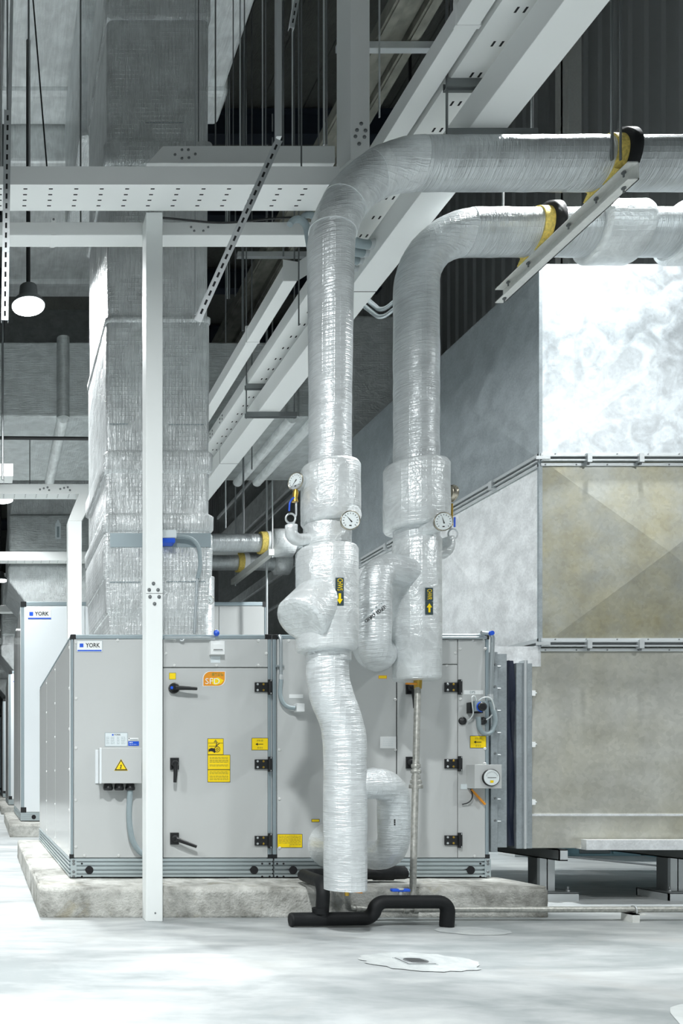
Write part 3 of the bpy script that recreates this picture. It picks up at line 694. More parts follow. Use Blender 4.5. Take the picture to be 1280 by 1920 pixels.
up_pts = fillet([q1(1560, 307), q1(620, 307), q1(617, 1240)], .50, 14)
pth = dens(up_pts, .08)
# the horizontal run is a little fatter than the riser
n_ = len(pth); rad = []
for i, p in enumerate(pth):
    t = min(1, max(0, (p.z-3.2)/1.0)); rad.append(.113+(.131-.113)*t+random.uniform(-.0015, .0015))
m_ = MB(); m_.tube([p for p in pth if p.x > 2.42], [r for p, r in zip(pth, rad) if p.x > 2.42], 'pipe_h', 40); m_.build('horizontal_jacket', sup)
a = [(p, r) for p, r in zip(pth, rad) if p.x <= 2.5]
m_ = MB(); m_.tube([p for p, r in a], [r+.0015 for p, r in a], 'pipe_v', 40)
for py, sl in ((480, .3), (385, .9), (330, 1.6)): pass
m_.build('riser_jacket', sup)
# tape bands of the elbow
for k0 in (.2, .5, .8):
    seg = [(p, r) for p, r in a if p.z > q1(600, 470).z and p.x < q1(760, 300).x]
    i = int(len(seg)*k0); i = min(max(i, 0), len(seg)-3)
    MB().tube([seg[i][0], seg[i+1][0]], seg[i][1]+.004, 'jacket', 40).build('tape_band', sup)
low = fillet([q1(613, 1215), q1(613, 1290), q1(646, 1365), q1(647, 1668)], .12, 8)
low = dens(low, .07)
MB().tube(low, [r+.001 for r in wobble(low, .113, .002, 4)], 'pipe_v', 40).build('lower_jacket', sup)
jacket(q1(619, 900).x, D1, q1(0, 985).z, q1(0, 872).z, .158, par=sup)
jacket(q1(612, 1100).x, D1, q1(0, 1222).z, q1(0, 1028).z, .166, par=sup)
jacket(q1(612, 1100).x, D1, q1(0, 1028).z-.02, q1(0, 985).z+.02, .125, 'neck_jacket', sup)
c0 = q1(617, 1105); c1 = V((q1(550, 1168).x, D1-.10, q1(550, 1170).z)); ax_ = (c1-c0); L_ = ax_.length
m_ = MB(); m_.lathe(c0, ax_, [(0, .135), (L_*.5, .142), (L_-.012, .148), (L_, .142), (L_+.004, .12)], 'jacket', 40); m_.build('strainer_jacket', sup)
loop = fillet([q1(655, 1472), q1(738, 1466, 4.62), q1(738, 1608, 4.85), V((2.34, 5.30, az(1590))), V((ax(622), YA, az(1586)))], [.14, .16, .14], 8)
loop = dens(loop, .05); MB().tube(loop, wobble(loop, .089, .002, 9), 'pipe_v', 32).build('branch_jacket', sup)
m_ = MB(); m_.lathe((ax(620), YA, az(1585)), (0, -1, 0), [(0, .165), (.03, .158), (.12, .115), (.20, .092)], 'jacket', 36); m_.build('connection_cone', sup)
m_ = MB(); f0 = mapcyl(q1(738, 0, 4.72).x, 4.72, .0935, q1(0, 1530, 4.72).z, -.42)
lines(m_, lambda u, v: f0(v, u), -.05, .05, [0], 'ink', 5, .004); m_.build('printed_text', sup)
# flow marker on the jacket
def marker(cx, cy, r, zt, txt, up, par, w_=.046, hh=.152):
    m_ = MB(); f0 = mapcyl(cx, cy, r+.004, 0); f1 = mapcyl(cx, cy, r+.0055, 0)
    def plate(z0, z1):
        for i in range(6):
            u0 = -w_/2+w_*i/6; u1 = u0+w_/6; m_.poly([(u0, z0), (u1, z0), (u1, z1), (u0, z1)], f0, 'signback')
    zm = zt-hh*.5
    plate(zm+.001, zt); plate(zt-hh, zm-.002)
    m_.text(txt, .042, lambda u, v: f1(v, (zt+zm)/2-u), 'yellow', 0, 0, .066, 0)
    zc = zt-hh*.75; k = 1 if up else -1
    m_.poly([(-.0065, zc-k*.028), (.0065, zc-k*.028), (.0065, zc+k*.004), (-.0065, zc+k*.004)], f1, 'yellow')
    m_.poly([(-.017, zc+k*.003), (.017, zc+k*.003), (0, zc+k*.03)], f1, 'yellow')
    return m_.build('flow_marker', par)
marker(q1(612, 1100).x, D1, .166, q1(0, 1097).z, 'CHWS', False, sup)
# thermometer
c = q1(648, 978); c = V((c.x-.012, D1-.17, c.z))
m_ = MB(); m_.tube([V((c.x-.05, D1-.07, c.z-.012)), V((c.x, c.y+.01, c.z))], [.05, .042], 'jacket', 20)
th = m_.build('thermometer_stem', sup)
c = V((q1(653, 978, D1-.19).x, D1-.19, q1(653, 978, D1-.19).z))
m_ = MB(); gauge_dial(m_, c, (-.06, -1, -.03), .051, .02, 130); m_.build('thermometer_dial', sup)
# pressure gauge on siphon coil, left of the riser
def siphon(par, gx, gy, depth, facing, sx=-1):
    pass
gd = D1-.02
pg = MB(); gc = q1(556, 903, gd); pg.lathe(gc, (-.82, -.55, 0), [(-.04, .040), (.012, .044)], 'steel', 28)
M['steel2'] = M['steel']
gauge_dial(pg, gc, (-.82, -.55, -.05), .047, .006, 225); pg = pg.build('pressure_gauge', sup)
m_ = MB(); m_.tube([q1(554, 918, gd), q1(554, 925, gd), q1(553, 934, gd), q1(553, 941, gd)], [.011, .017, .013, .018], 'brass', 10).build('brass_valve', pg)
MB().tube(fillet([q1(551, 933, gd-.02), q1(543, 940, gd-.03), q1(542, 958, gd-.03)], .02), .005, 'blue', 8).build('valve_handle', pg)
coil = [q1(555, 941, gd), q1(555, 965, gd), q1(553, 975, gd)]
for i in range(26):
    a = math.radians(10-i*16); coil.append(q1(544.5+9*math.cos(a), 972-9*math.sin(a), gd-.012*i/26))
coil.append(q1(549, 985, gd))
MB().tube(coil, .0055, 'steel', 10).build('siphon_coil', pg)
el = fillet([q1(546, 985, gd-.02), q1(545, 1012, gd-.02), q1(585, 1012, gd)], .05)
MB().tube(el, [.034]*(len(el)-1)+[.036], 'jacket', 20).build('small_elbow_jacket', sup)
# drain cock below
m_ = MB(); b_ = q1(650, 1668, 4.60); m_.tube([b_, b_+V((0, 0, -.035))], .012, 'brass', 12).tube([b_+V((0, 0, -.012)), b_+V((.03, -.005, -.012))], .008, 'steel', 8).bar(b_+V((.03, -.005, -.012)), b_+V((.085, -.005, -.018)), .012, .006, 'orange')
m_.build('drain_cock', sup)

# ------------------------------------------------------------------ insulated pipes: return
D2 = 5.13
def q2(px, py, d=D2): return P(px, py, d)
ret = thing('insulated_return_pipe', (q2(783, 1280).x, D2, q2(783, 1280).z), 'foil wrapped water return pipe marked CHWR, right-hand riser ending above the floor', 'pipe', 'foil wrapped pipes in front of the grey air handler')
pth = dens(fillet([q2(1560, 436), q2(780, 436), q2(780, 1275)], .36, 14), .08)
a = [p for p in pth if p.x > 3.06]
MB().tube(a, wobble(a, .136, .002, 3), 'pipe_h', 40).build('horizontal_jacket', ret)
a = [p for p in pth if p.x <= 3.13]
MB().tube(a, [r for r in wobble(a, .1335, .002, 5)], 'pipe_v', 40).build('riser_jacket', ret)
jacket(q2(780, 0).x, D2, q2(0, 995).z, q2(0, 872).z, .192, par=ret)
jacket(q2(781, 0).x, D2, q2(0, 1276).z, q2(0, 1010).z, .142, 'strainer_jacket', ret)
lp = fillet([q2(785, 1078), q2(702, 1062, 4.93), q2(702, 1235, 4.95), V((ax(705), 5.38, az(1226))), V((ax(712), YA, az(1222)))], [.14, .14, .08], 8)
lp = dens(lp, .05); MB().tube(lp, wobble(lp, .095, .002, 2), 'pipe_v', 32).build('branch_jacket', ret)
MB().lathe((ax(706), YA, az(1212)), (0, -1, 0), [(0, .175), (.03, .165), (.12, .125), (.20, .10)], 'jacket', 36).build('connection_cone', ret)
marker(q2(781, 0).x, D2, .142, q2(0, 1112).z, 'CHWR', True, ret, .05, .168)
# printed strip on the branch bend
m_ = MB(); f0 = mapcyl(q2(702, 0, 4.93).x, 4.94, .0985, q2(0, 1155, 4.94).z, math.radians(-18))
def slant(u, v):
    c_, s_ = math.cos(PI+.62), math.sin(PI+.62); return f0(u*c_-v*s_, u*s_+v*c_)
m_.text('REFGI GRID', .030, slant, 'ink', 0, 0, .16); m_.text('N - S  R - 07', .012, slant, 'conduit', 0, -.028, .15); m_.build('printed_text', ret)
c = P(827, 980, D2-.20); m_ = MB(); m_.tube([V((c.x-.06, D2-.08, c.z-.015)), V((c.x-.005, c.y+.01, c.z))], [.056, .045], 'jacket', 20).build('thermometer_stem', ret)
m_ = MB(); gauge_dial(m_, c, (-.05, -1, -.03), .056, .02, 108); m_.build('thermometer_dial', ret)
gd = D2+.05; gc = q2(838, 925, gd); pg = MB(); gauge_dial(pg, gc, (1, .35, 0), .055, .03, 200); pg = pg.build('pressure_gauge', ret)
MB().tube([q2(846, 945, gd), q2(846, 985, gd)], .01, 'brass', 10).build('brass_valve', pg)
MB().tube([q2(852, 970, gd-.02), q2(852, 988, gd-.03)], .006, 'blue', 8).build('valve_handle', pg)
coil = [q2(846, 985, gd)]
for i in range(24):
    a = math.radians(170-i*16); coil.append(q2(849+9*math.cos(a), 1001-9*math.sin(a), gd-.014*i/24))
MB().tube(coil, .0055, 'steel', 10).build('siphon_coil', pg)
el = fillet([q2(838, 1008, gd), q2(844, 1036, gd), q2(800, 1040, gd)], .07); MB().tube(el, .041, 'jacket', 20).build('small_elbow_jacket', ret)
# fatter wrapped valve bodies on the horizontal run
def hbody(px0, px1, r, par, d, py):
    a = P(px0, py, d); b = P(px1, py, d); h_ = b.x-a.x
    MB().lathe(a, (1, 0, 0), [(0, r-.03), (.008, r-.01), (.03, r), (h_*.5, r*.99), (h_-.03, r), (h_-.008, r-.01), (h_, r-.03)], 'jacket', 40).build('valve_jacket', par)
hbody(1105, 1195, .180, ret, D2, 436); hbody(1262, 1480, .183, ret, D2, 436)
# drain leg of the return pipe
dl = thing('drain_leg_pipe', (q2(773, 1700, 4.99).x, 4.99, .07), 'weathered galvanised drain leg dropping from the CHWR pipe to the floor pipe', 'pipe')
a = P(783, 1283, 5.13); b = P(773, 1695, 4.97)
MB().tube([a, a.lerp(b, .5), b], .0195, 'oldpipe', 14).build('pipe', dl)
m_ = MB(); p = a.lerp(b, .37)
for t, r in ((.0, .027), (.035, .03), (.07, .026), (.1, .034)):
    m_.lathe(p-V((0, 0, t)), (0, 0, -1), [(0, r*.85), (.004, r), (.022, r), (.026, r*.85)], 'oldpipe', 12)
m_.lathe(p-V((0, 0, .13)), (0, 0, -1), [(0, .036), (.004, .04), (.022, .04), (.026, .036)], 'oldpipe', 6); m_.build('union_fitting', dl)
m_ = MB(); m_.tube([a+V((0, 0, .03)), a+V((0, 0, -.03))], [.026, .022], 'brass', 12).bar(a+V((-.01, -.01, .0)), a+V((-.085, -.02, .002)), .016, .010, 'orange').build('orange_lever_valve', dl)

# ------------------------------------------------------------------ pipe support channel with clamps
ch = thing('pipe_support_channel', (3.52, 4.35, EYE+3.27), 'cream steel channel carrying both foil wrapped pipes, seen from below at upper right', 'pipe support')
zb, zt_ = EYE+3.255, EYE+3.352
m_ = MB(); m_.box(3.545, 3.552, 4.36, 5.50, zb, zt_, 'cream').box(3.49, 3.552, 4.36, 5.50, zt_-.007, zt_, 'cream').box(3.49, 3.552, 4.36, 5.50, zb, zb+.007, 'cream')
m_.build('channel', ch)
for Y in (4.42, 4.62, 4.84, 5.2, 5.4):
    m_ = MB(); m_.cyl((3.515, Y, zt_-.04), (3.515, Y, zt_+.01), .005, 'steel_d', 8).lathe((3.515, Y, zt_-.012), (0, 0, -1), [(0, .012), (.008, .012)], 'steel_d', 6); m_.build('bolt', ch)
for Y in (4.42, 5.44):
    m_ = MB(); m_.cyl((3.515, Y, zb-.03), (3.515, Y, zb+.01), .005, 'steel_d', 8).lathe((3.515, Y, zb), (0, 0, -1), [(0, .012), (.01, .012)], 'steel_d', 6); m_.build('bolt', ch)
def pclamp(d, zc, r, label):
    t = thing('pipe_clamp', (3.52, d, zc-r), label, 'pipe clamp', 'yellow foam pipe clamps')
    m_ = MB(); n = 40; R = r+.008; vs = []; zbot = zt_+.004
    ring = []
    for i in range(n+1):
        a = -PI*.25+(PI*1.5)*i/n; ring.append((math.cos(a), math.sin(a)))
    for x in (3.485, 3.545):
        pts_ = [(d+R*c_, zc+R*s_) for c_, s_ in ring]
        pts_ = [(d+R*.95, zbot)]+pts_+[(d-R*.95, zbot)]
        for y_, z_ in pts_: vs.append((x, y_, max(z_, zbot)))
    L2 = len(vs)//2
    fs = [tuple(range(L2)), tuple(range(2*L2-1, L2-1, -1))]+[(i, (i+1) % L2, L2+(i+1) % L2, L2+i) for i in range(L2)]
    m_.add(vs, fs, 'yfoam'); m_.build('foam_block', t)
    m_ = MB(); R2 = r+.034; vs = []; 
    for x, rr in ((3.545, R2), (3.60, R2), (3.60, R2-.05), (3.545, R2-.05)):
        for i in range(n+1):
            a = -PI*.2+(PI*1.4)*i/n; vs.append((x, d+rr*math.cos(a), zc+rr*math.sin(a)))
    k_ = n+1; fs = []
    for j in range(4):
        for i in range(n): fs.append((j*k_+i, j*k_+i+1, ((j+1) % 4)*k_+i+1, ((j+1) % 4)*k_+i))
    m_.add(vs, fs, 'rubber', True); m_.build('rubber_strap', t, wn=True)
pclamp(D1, q1(0, 307).z, .131, 'yellow foam and black strap clamp around the upper, nearer horizontal pipe')
pclamp(D2, q2(0, 436).z, .136, 'yellow foam and black strap clamp around the lower, farther horizontal pipe')
# ------------------------------------------------------------------ floor pipes
bp_ = thing('black_insulated_pipe', (P(560, 1725, 4.79).x, 4.79, 0), 'black rubber insulated drain pipe kinked along the floor below the supply riser', 'pipe')
d = 4.79
run = fillet([P(547, 1725, d), P(697, 1722, d), P(706, 1691, d), P(840, 1691, d), P(837, 1737, d)], [.09, .07, .06], 8)
run[0].z = .045
MB().tube(dens(run, .05), .0405, 'rubber', 24).build('floor_run', bp_)
br = fillet([P(603, 1720, d), P(607, 1655, d), P(566, 1640, 5.28), P(760, 1637, 5.34)], [.09, .05], 8)
MB().tube(dens(br, .05), .0385, 'rubber', 24).build('branch_run', bp_)
MB().tube([P(600, 1712, d), P(599, 1702, d)], .045, 'rubber', 20).build('tee_collar', bp_)
MB().lathe(P(547, 1725, d)*1.0, (-1, 0, 0), [(0, .043), (.01, .04), (.011, .028)], 'rubber', 20).build('end_plug', bp_)
MB().tube([P(700, 1636, 5.34), P(735, 1636, 5.34), P(736, 1636, 5.34), P(757, 1636, 5.34)], [.053, .053, .047, .045], 'rubber', 20).build('valve_wrap', bp_)
MB().tube([P(757, 1636, 5.34), P(763, 1636, 5.34)], .026, 'steel', 16).build('pipe_end', bp_)
def blue_handle(c, par, s_=1.0):
    m_ = MB(); m_.bar(c+V((-.052*s_, 0, .0)), c+V((.052*s_, 0, 0)), .03, .018, 'blue').lathe(c+V((0, 0, -.05)), (0, 0, 1), [(0, .012), (.05, .012), (.052, .022), (.062, .02)], 'steel', 12); return m_.build('blue_lever', par, bevel=.006)
blue_handle(P(750, 1669, 4.80), bp_, 1.05); blue_handle(P(722, 1617, 5.32), bp_, .9)
fp = thing('floor_pipe', (2.6, 4.97, 0), 'thin galvanised pipe running low along the floor from the plinth to the right edge', 'pipe')
zz = .074
pp = fillet([P(650, 1674, 4.64), P(653, 1703, 4.93), V((2.5, 4.97, zz)), V((5.4, 4.97, zz))], [.03, .05])
MB().tube(pp, .0185, 'oldpipe', 14).build('pipe', fp)
for px in (664, 758, 776): MB().lathe((P(px, 0, 4.95).x, 4.94 if px < 700 else 4.97, zz+(.010 if px < 700 else 0)), (1, 0, 0), [(0, .026), (.03, .026)], 'oldpipe', 12).build('coupling', fp)
MB().tube([(P(769, 0, 4.97).x, 4.97, zz), (P(770, 0, 4.97).x, 4.97, zz+.035)], .026, 'oldpipe', 12).build('tee', fp)
sup_x = (1190+24)/302.0
m_ = MB(); m_.box(sup_x-.045, sup_x+.0, 4.93, 5.02, 0, .052, 'cream').box(sup_x-.045, sup_x+.045, 4.93, 5.02, .046, .052, 'cream'); m_.build('support_angle', fp)
ub = [(sup_x-.005, 4.97+.024*math.cos(a), zz+.024*math.sin(a)) for a in [i*PI/10 for i in range(11)]]
MB().tube([(ub[0][0], ub[0][1], .045)]+ub+[(ub[0][0], ub[-1][1], .045)], .004, 'steel', 8).build('u_bolt', fp)
# floor drain
fd = thing('floor_drain', (2.07, 3.88, 0), 'small square steel floor drain set in a pale cement patch', 'floor drain')
pt_ = []
rr = random.Random(3)
for i in range(40):
    a = 2*PI*i/40; r_ = 1+rr.uniform(-.09, .09); pt_.append((2.10+.27*r_*math.cos(a)+.05*math.sin(a), 3.88-.0+.19*r_*math.sin(a)-.04*math.cos(a)))
m_ = MB(); m_.add([(x, y, .0035) for x, y in pt_]+[(2.1, 3.88, .004)], [(i, (i+1) % 40, 40) for i in range(40)], 'cement').build('cement_patch', fd)
m_ = MB(); m_.box(2.0, 2.145, 3.805, 3.95, .003, .007, 'steel').box(2.006, 2.139, 3.811, 3.944, .006, .0075, 'dark').build('drain_frame', fd)
m_ = MB(); m_.box(2.010, 2.135, 3.815, 3.940, .007, .009, 'steel'); disc_on(m_, (2.075, 3.875, .009), (0, 0, 1), .056, .001, 'steel_d', 28)
for i in range(5): m_.box(2.035, 2.115, 3.842+.016*i, 3.848+.016*i, .0099, .0108, 'dark')
m_.build('drain_grate', fd)
m_ = MB(); pt_ = []
for i in range(24):
    a = 2*PI*i/24; pt_.append((2.83+.20*math.cos(a)*(1+rr.uniform(-.1, .1)), 4.66+.13*math.sin(a)))
tag(m_.add([(x, y, .002) for x, y in pt_]+[(2.83, 4.66, .003)], [(i, (i+1) % 24, 24) for i in range(24)], 'cement').build('cement_smear'), 'pale oval cement smear on the floor at the end of the black pipe', 'floor patch')
# crumpled plastic sheet, lower right corner
m_ = MB(); vs = [(2.98, 2.55, .07)]; NR = 10; NA = 44
for i in range(1, NR+1):
    for k_ in range(NA):
        a = 2*PI*k_/NA; q = i/NR; r_ = .62*q*(1+.06*math.sin(3*a+1)+.035*math.sin(7*a))
        vs.append((2.98+r_*math.cos(a)*.9, 2.55+r_*math.sin(a), max(.002, .07*(1-q**1.5)+.018*math.sin(9*a+5*q)*q*(1-q)*4+rr.uniform(0, .008)*(1-q))))
fs = [(0, 1+k_, 1+(k_+1) % NA) for k_ in range(NA)]
for i in range(NR-1):
    for k_ in range(NA): A = 1+i*NA+k_; B = 1+i*NA+(k_+1) % NA; fs.append((A, B, B+NA, A+NA))
o = m_.add(vs, fs, 'plastic', True).build('plastic_sheet')
tag(o, 'crumpled translucent plastic sheet lying on the floor in the lower right corner', 'plastic sheet')

# ------------------------------------------------------------------ galvanised duct on the right
DC = 5.70; sc_ = F/DC
def cx_(px): return (px-VX)/sc_
def cz_(py): return EYE+(VY-py)/sc_
dc = thing('galvanised_duct', (cx_(1012), DC, cz_(1590)), 'big galvanised sheet metal duct with cross-creased panels filling the right side', 'duct')
X0 = cx_(1012); X1 = 6.6; YB = 8.70
zs = [cz_(1590), cz_(1212), cz_(862), cz_(495)]
def quadc(m, a, b, c, d, mat, h, nrm, inset=.0):
    """panel with cross break: the centre point bulges by h"""
    ce = (V(a)+V(b)+V(c)+V(d))/4+V(nrm)*h
    m.add([a, b, c, d, ce], [(0, 1, 4), (1, 2, 4), (2, 3, 4), (3, 0, 4)], mat)
def seg_box(z0, z1, x0, matf, mats, name, h=.03):
    m = MB(); xm = x0+1.75
    xs = [x0, xm, X1]
    for i in range(2):
        quadc(m, (xs[i], DC, z0), (xs[i+1], DC, z0), (xs[i+1], DC, z1), (xs[i], DC, z1), matf, h, (0, -1, 0))
    ys = [DC, DC+1.5, YB]
    for i in range(2):
        quadc(m, (x0, ys[i+1], z0), (x0, ys[i], z0), (x0, ys[i], z1), (x0, ys[i+1], z1), mats, h*1.6, (-1, 0, 0))
    m.add([(x0, DC, z0), (X1, DC, z0), (X1, YB, z0), (x0, YB, z0)], [(0, 1, 2, 3)], mats)
    m.add([(x0, DC, z1), (X1, DC, z1), (X1, YB, z1), (x0, YB, z1)], [(0, 1, 2, 3)], mats)
    m.add([(X1, DC, z0), (X1, YB, z0), (X1, YB, z1), (X1, DC, z1)], [(0, 1, 2, 3)], mats)
    m.add([(x0, YB, z0), (X1, YB, z0), (X1, YB, z1), (x0, YB, z1)], [(0, 1, 2, 3)], mats)
    return m.build(name, dc)
seg_box(zs[2], zs[3], X0, 'galv', 'galv_shaded', 'upper_section', .02)
seg_box(zs[1], zs[2], X0+.01, 'galv_y', 'galv_lit', 'middle_section', .04)
# lower section: plain front sheet, a stiffener seam near its foot
xl = cx_(992)
m = MB(); m.box(xl, X1, DC, 7.35, zs[0], zs[1]-.01, 'galv_b').box(xl, X1, DC-.006, DC, cz_(1530), cz_(1526), 'galv_lit').box(xl, X1, DC-.003, DC, cz_(1590), cz_(1530), 'galv_b')
m.build('lower_section', dc)
# flange rails with cleats
def flange(z, x0, name='flange'):
    m = MB()
    for dz, t, o_ in ((.018, .010, .03), (-.012, .010, .03), (.035, .02, .012), (-.038, .02, .012)):
        m.box(x0, X1, DC-o_, DC, z+dz-t/2, z+dz+t/2, 'steel'); m.box(x0-o_, x0, DC-.0, YB, z+dz-t/2, z+dz+t/2, 'steel')
    m.box(x0, X1, DC-.012, DC, z-.006, z+.012, 'steel_d'); m.box(x0-.014, x0, DC, YB, z-.008, z+.012, 'steel_d')
    for i in range(12):
        m.lathe((x0+.1+i*.22, DC-.012, z+.036), (0, -1, 0), [(0, .006), (.003, .005)], 'steel_d', 6); m.lathe((x0+.03+i*.22, DC-.012, z-.039), (0, -1, 0), [(0, .006), (.003, .005)], 'steel_d', 6)
    f_ = m.build(name, dc)
    for px in (1097, 1194): 
        MB().box(cx_(px)-.016, cx_(px)+.016, DC-.045, DC-.0, z-.032, z+.03, 'steel').lathe((cx_(px), DC-.03, z-.032), (0, 0, -1), [(0, .008), (.015, .007)], 'steel_d', 8).build('cleat', f_)
    for Y in (6.2, 6.75, 7.3, 7.85, 8.4): MB().box(x0-.045, x0, Y-.02, Y+.02, z-.03, z+.03, 'steel').build('cleat', f_)
    MB().box(x0-.05, x0+.05, DC-.035, DC-.03, z-.008, z+.014, 'steel').build('corner_bracket', f_)
flange(zs[2], X0); flange(zs[1]+.012, X0)
MB().box(X0-.012, X0+.012, DC-.008, DC+.012, zs[1], zs[3], 'galv_shaded').build('corner_angle', dc)
MB().box(cx_(1013)-.35, cx_(1013), DC-.003, DC+.03, cz_(1250), cz_(1212), 'galv_lit').build('corner_sheet', dc)
for py in (1300, 1396, 1504): MB().box(cx_(993), cx_(1000), DC-.02, DC, cz_(py+5), cz_(py-5), 'plw').lathe((cx_(1000), DC-.01, cz_(py)), (1, 0, 0), [(0, .008), (.012, .007)], 'steel', 8).build('cleat', dc)
# flexible canvas connector between unit and duct
fc = thing('flexible_duct_connector', (3.55, DC, cz_(1590)), 'dark blue canvas connector with steel flanges between the grey unit and the galvanised duct', 'duct connector')
z0, z1 = cz_(1585), cz_(1240)
m = MB(); m.box(3.50, 3.545, 5.56, 7.3, az(1598), az(1222), 'galv_shaded').box(3.548, 3.635, 5.60, 7.3, az(1590), az(1224), 'galv_shaded')
for i in range(8):
    z = az(1245)-i*.155; m.lathe((3.528, 5.56, z), (0, -1, 0), [(0, .009), (.004, .008)], 'steel_d', 8); m.lathe((3.56, 5.598, z-.01), (1, 0, 0), [(0, .006), (.03, .005)], 'steel', 6)
m.build('unit_flange', fc)
m = MB(); rows = 22; vs = []; fs = []
for i in range(rows+1):
    z = z0+(z1-z0)*i/rows
    for j in range(9):
        x = 3.635+(3.74-3.635)*j/8; y_ = 5.67+.012*math.sin(j*2.4+i*.35)+.01*math.sin(j*.9+i*.6)
        vs.append((x, y_, z))
for i in range(rows):
    for j in range(8): a = i*9+j; fs.append((a, a+1, a+10, a+9))
m.add(vs, fs, 'fabric', True); m.box(3.63, 3.74, 5.72, 7.3, z0, z1, 'fabric'); m.build('canvas', fc)
m = MB(); m.box(3.735, 3.79, 5.65, 7.3, cz_(1590), cz_(1245), 'galv_shaded').box(3.785, 3.80, 5.64, 7.3, cz_(1590), cz_(1240), 'steel').box(3.80, 3.86, 5.67, 7.3, cz_(1590), cz_(1245), 'galv_shaded').box(3.803, 3.818, 5.655, 5.67, cz_(1580), cz_(1240), 'condl')
m.build('duct_flange', fc)
m = MB(); m.box(3.62, 3.93, DC-.0, DC+.02, cz_(1238), cz_(1230), 'steel'); m.build('top_strip', fc)
# supporting steel frame under the duct
fr = thing('duct_support_frame', (4.1, 5.9, 0), 'galvanised steel leg frame carrying the big right-hand duct above the floor', 'support frame')
zl = cz_(1590)
def hleg(x, y):
    m = MB(); m.box(x, x+.11, y, y+.008, .04, zl-.09, 'steel').box(x, x+.11, y+.09, y+.098, .04, zl-.09, 'steel').box(x+.05, x+.058, y, y+.098, .04, zl-.09, 'steel')
    m.box(x-.02, x+.0, y, y+.1, .04, zl-.09, 'steel_d')
    m.build('leg', fr)
    m = MB(); m.box(x-.09, x+.22, y-.09, y+.2, .05, .06, 'steel_d').box(x-.09, x+.22, y-.09, y-.08, .0, .055, 'steel').box(x-.09, x+.22, y+.19, y+.2, 0, .055, 'steel').box(x-.09, x-.08, y-.09, y+.2, 0, .055, 'steel')
    for a, b in ((x-.05, y-.05), (x+.17, y-.05)): m.lathe((a, b, .06), (0, 0, 1), [(0, .014), (.014, .014), (.014, .007), (.04, .007)], 'steel_d', 8)
    m.build('foot_plate', fr)
for x, y in ((4.06, 5.88), (5.02, 5.88), (6.2, 7.0), (6.2, 5.88)): hleg(x, y)
m = MB(); m.box(4.2, X1, 5.61, 5.66, zl-.0, zl+.065, 'galv_lit').box(4.2, X1, 5.61, 5.72, zl-.006, zl, 'galv_lit').build('front_angle', fr)
for x in (4.06, 5.02, 6.2):
    m = MB(); m.box(x, x+.006, 5.68, 7.3, zl-.09, zl-.008, 'steel_d').box(x, x+.06, 5.68, 7.3, zl-.016, zl-.008, 'steel_d').box(x, x+.06, 5.68, 7.3, zl-.09, zl-.082, 'steel_d').box(x+.0, x+.06, 5.68, 5.686, zl-.09, zl-.008, 'steel'); m.build('cross_channel', fr)
# things seen far under the duct
tag(MB().box(5.90, 6.22, 8.95, 9.25, 0, .03, 'plw').box(5.98, 6.15, 9.02, 9.18, .03, .6, 'cream').build('column_foot', bevel=.004), 'small pale post on a square foot plate far beneath the big duct', 'post')
m = MB(); m.box(6.45, 7.40, 9.06, 9.5, 0, 1.5, 'wallblue').box(6.70, 7.05, 9.05, 9.06, .03, 1.46, 'steel_d').box(7.07, 7.10, 9.04, 9.06, .03, 1.46, 'wallblue'); tag(m.build('blue_cabinet', bevel=.01), 'blue-grey metal cabinet standing by the right wall beneath the big duct', 'cabinet')

# ------------------------------------------------------------------ foil wrapped ducts
def ringsx(z, b=.028): return b
def duct_vert(name, x0, x1, y0, y1, segs, label, mat='foil_v', r=.035, group='foil wrapped ducts', grow=None):
    """segs: list of (z, swell) going up"""
    t = thing(name, ((x0+x1)/2, (y0+y1)/2, segs[0][0]), label, 'duct', group)
    return t
DE = 5.75
def ez(py): return EYE+(VY-py)*DE/F
EX0, EX1 = (200-VX)*DE/F, (393-VX)*DE/F; EY0, EY1 = DE, 6.80
de = thing('foil_wrapped_duct', (EX0, DE, AZ1), 'tall foil wrapped duct rising off the near grey unit behind the white trunking post', 'duct', 'foil wrapped ducts')
def sec(py, g, r=.035, rx=0): return (ez(py), EX0-g, EX1+g+rx, EY0-g, EY1+g, r)
def lo(name, lst, par=de, mat='foil_v'): return MB().loft(lst, mat).build(name, par, wn=True)
lo('lower_section', [sec(1189, -.03, .03), sec(1152, -.022, .03), sec(1146, -.002, .04), sec(1140, .0, .04), sec(1082, .008, .04)])
lo('flange_wrap', [sec(1086, -.0, .04), sec(1078, .022, .05), sec(1035, .026, .05), sec(1003, .024, .05), sec(995, .0, .04)])
lo('flange_wrap', [sec(999, -.0, .04), sec(994, .03, .05), sec(970, .032, .05), sec(962, .0, .04)])
lo('middle_section', [sec(966, .0, .04), sec(882, .002, .04)])
lo('flange_wrap', [sec(888, -.0, .04), sec(882, .026, .05), sec(852, .026, .05), sec(844, .0, .04)])
lo('upper_section', [sec(850, .0, .04), sec(750, .003, .04), sec(602, .004, .04), sec(596, -.012, .04)])
lo('flange_wrap', [sec(606, .0, .04), sec(602, .014, .05), sec(595, .014, .05), sec(591, -.005, .04)])
lo('top_section', [sec(600, -.008, .04), sec(450, -.006, .04), sec(310, -.004, .04), sec(305, -.012, .04)])
lo('flange_wrap', [sec(310, -.002, .04), sec(304, .024, .05), sec(270, .024, .05), sec(262, -.006, .04)])
lo('top_section', [sec(268, -.004, .04), sec(40, -.0, .04), sec(34, -.01, .04)])
lo('flange_wrap', [sec(36, -.0, .04), sec(30, .014, .05), sec(10, .014, .05), sec(-120, .01, .05)])
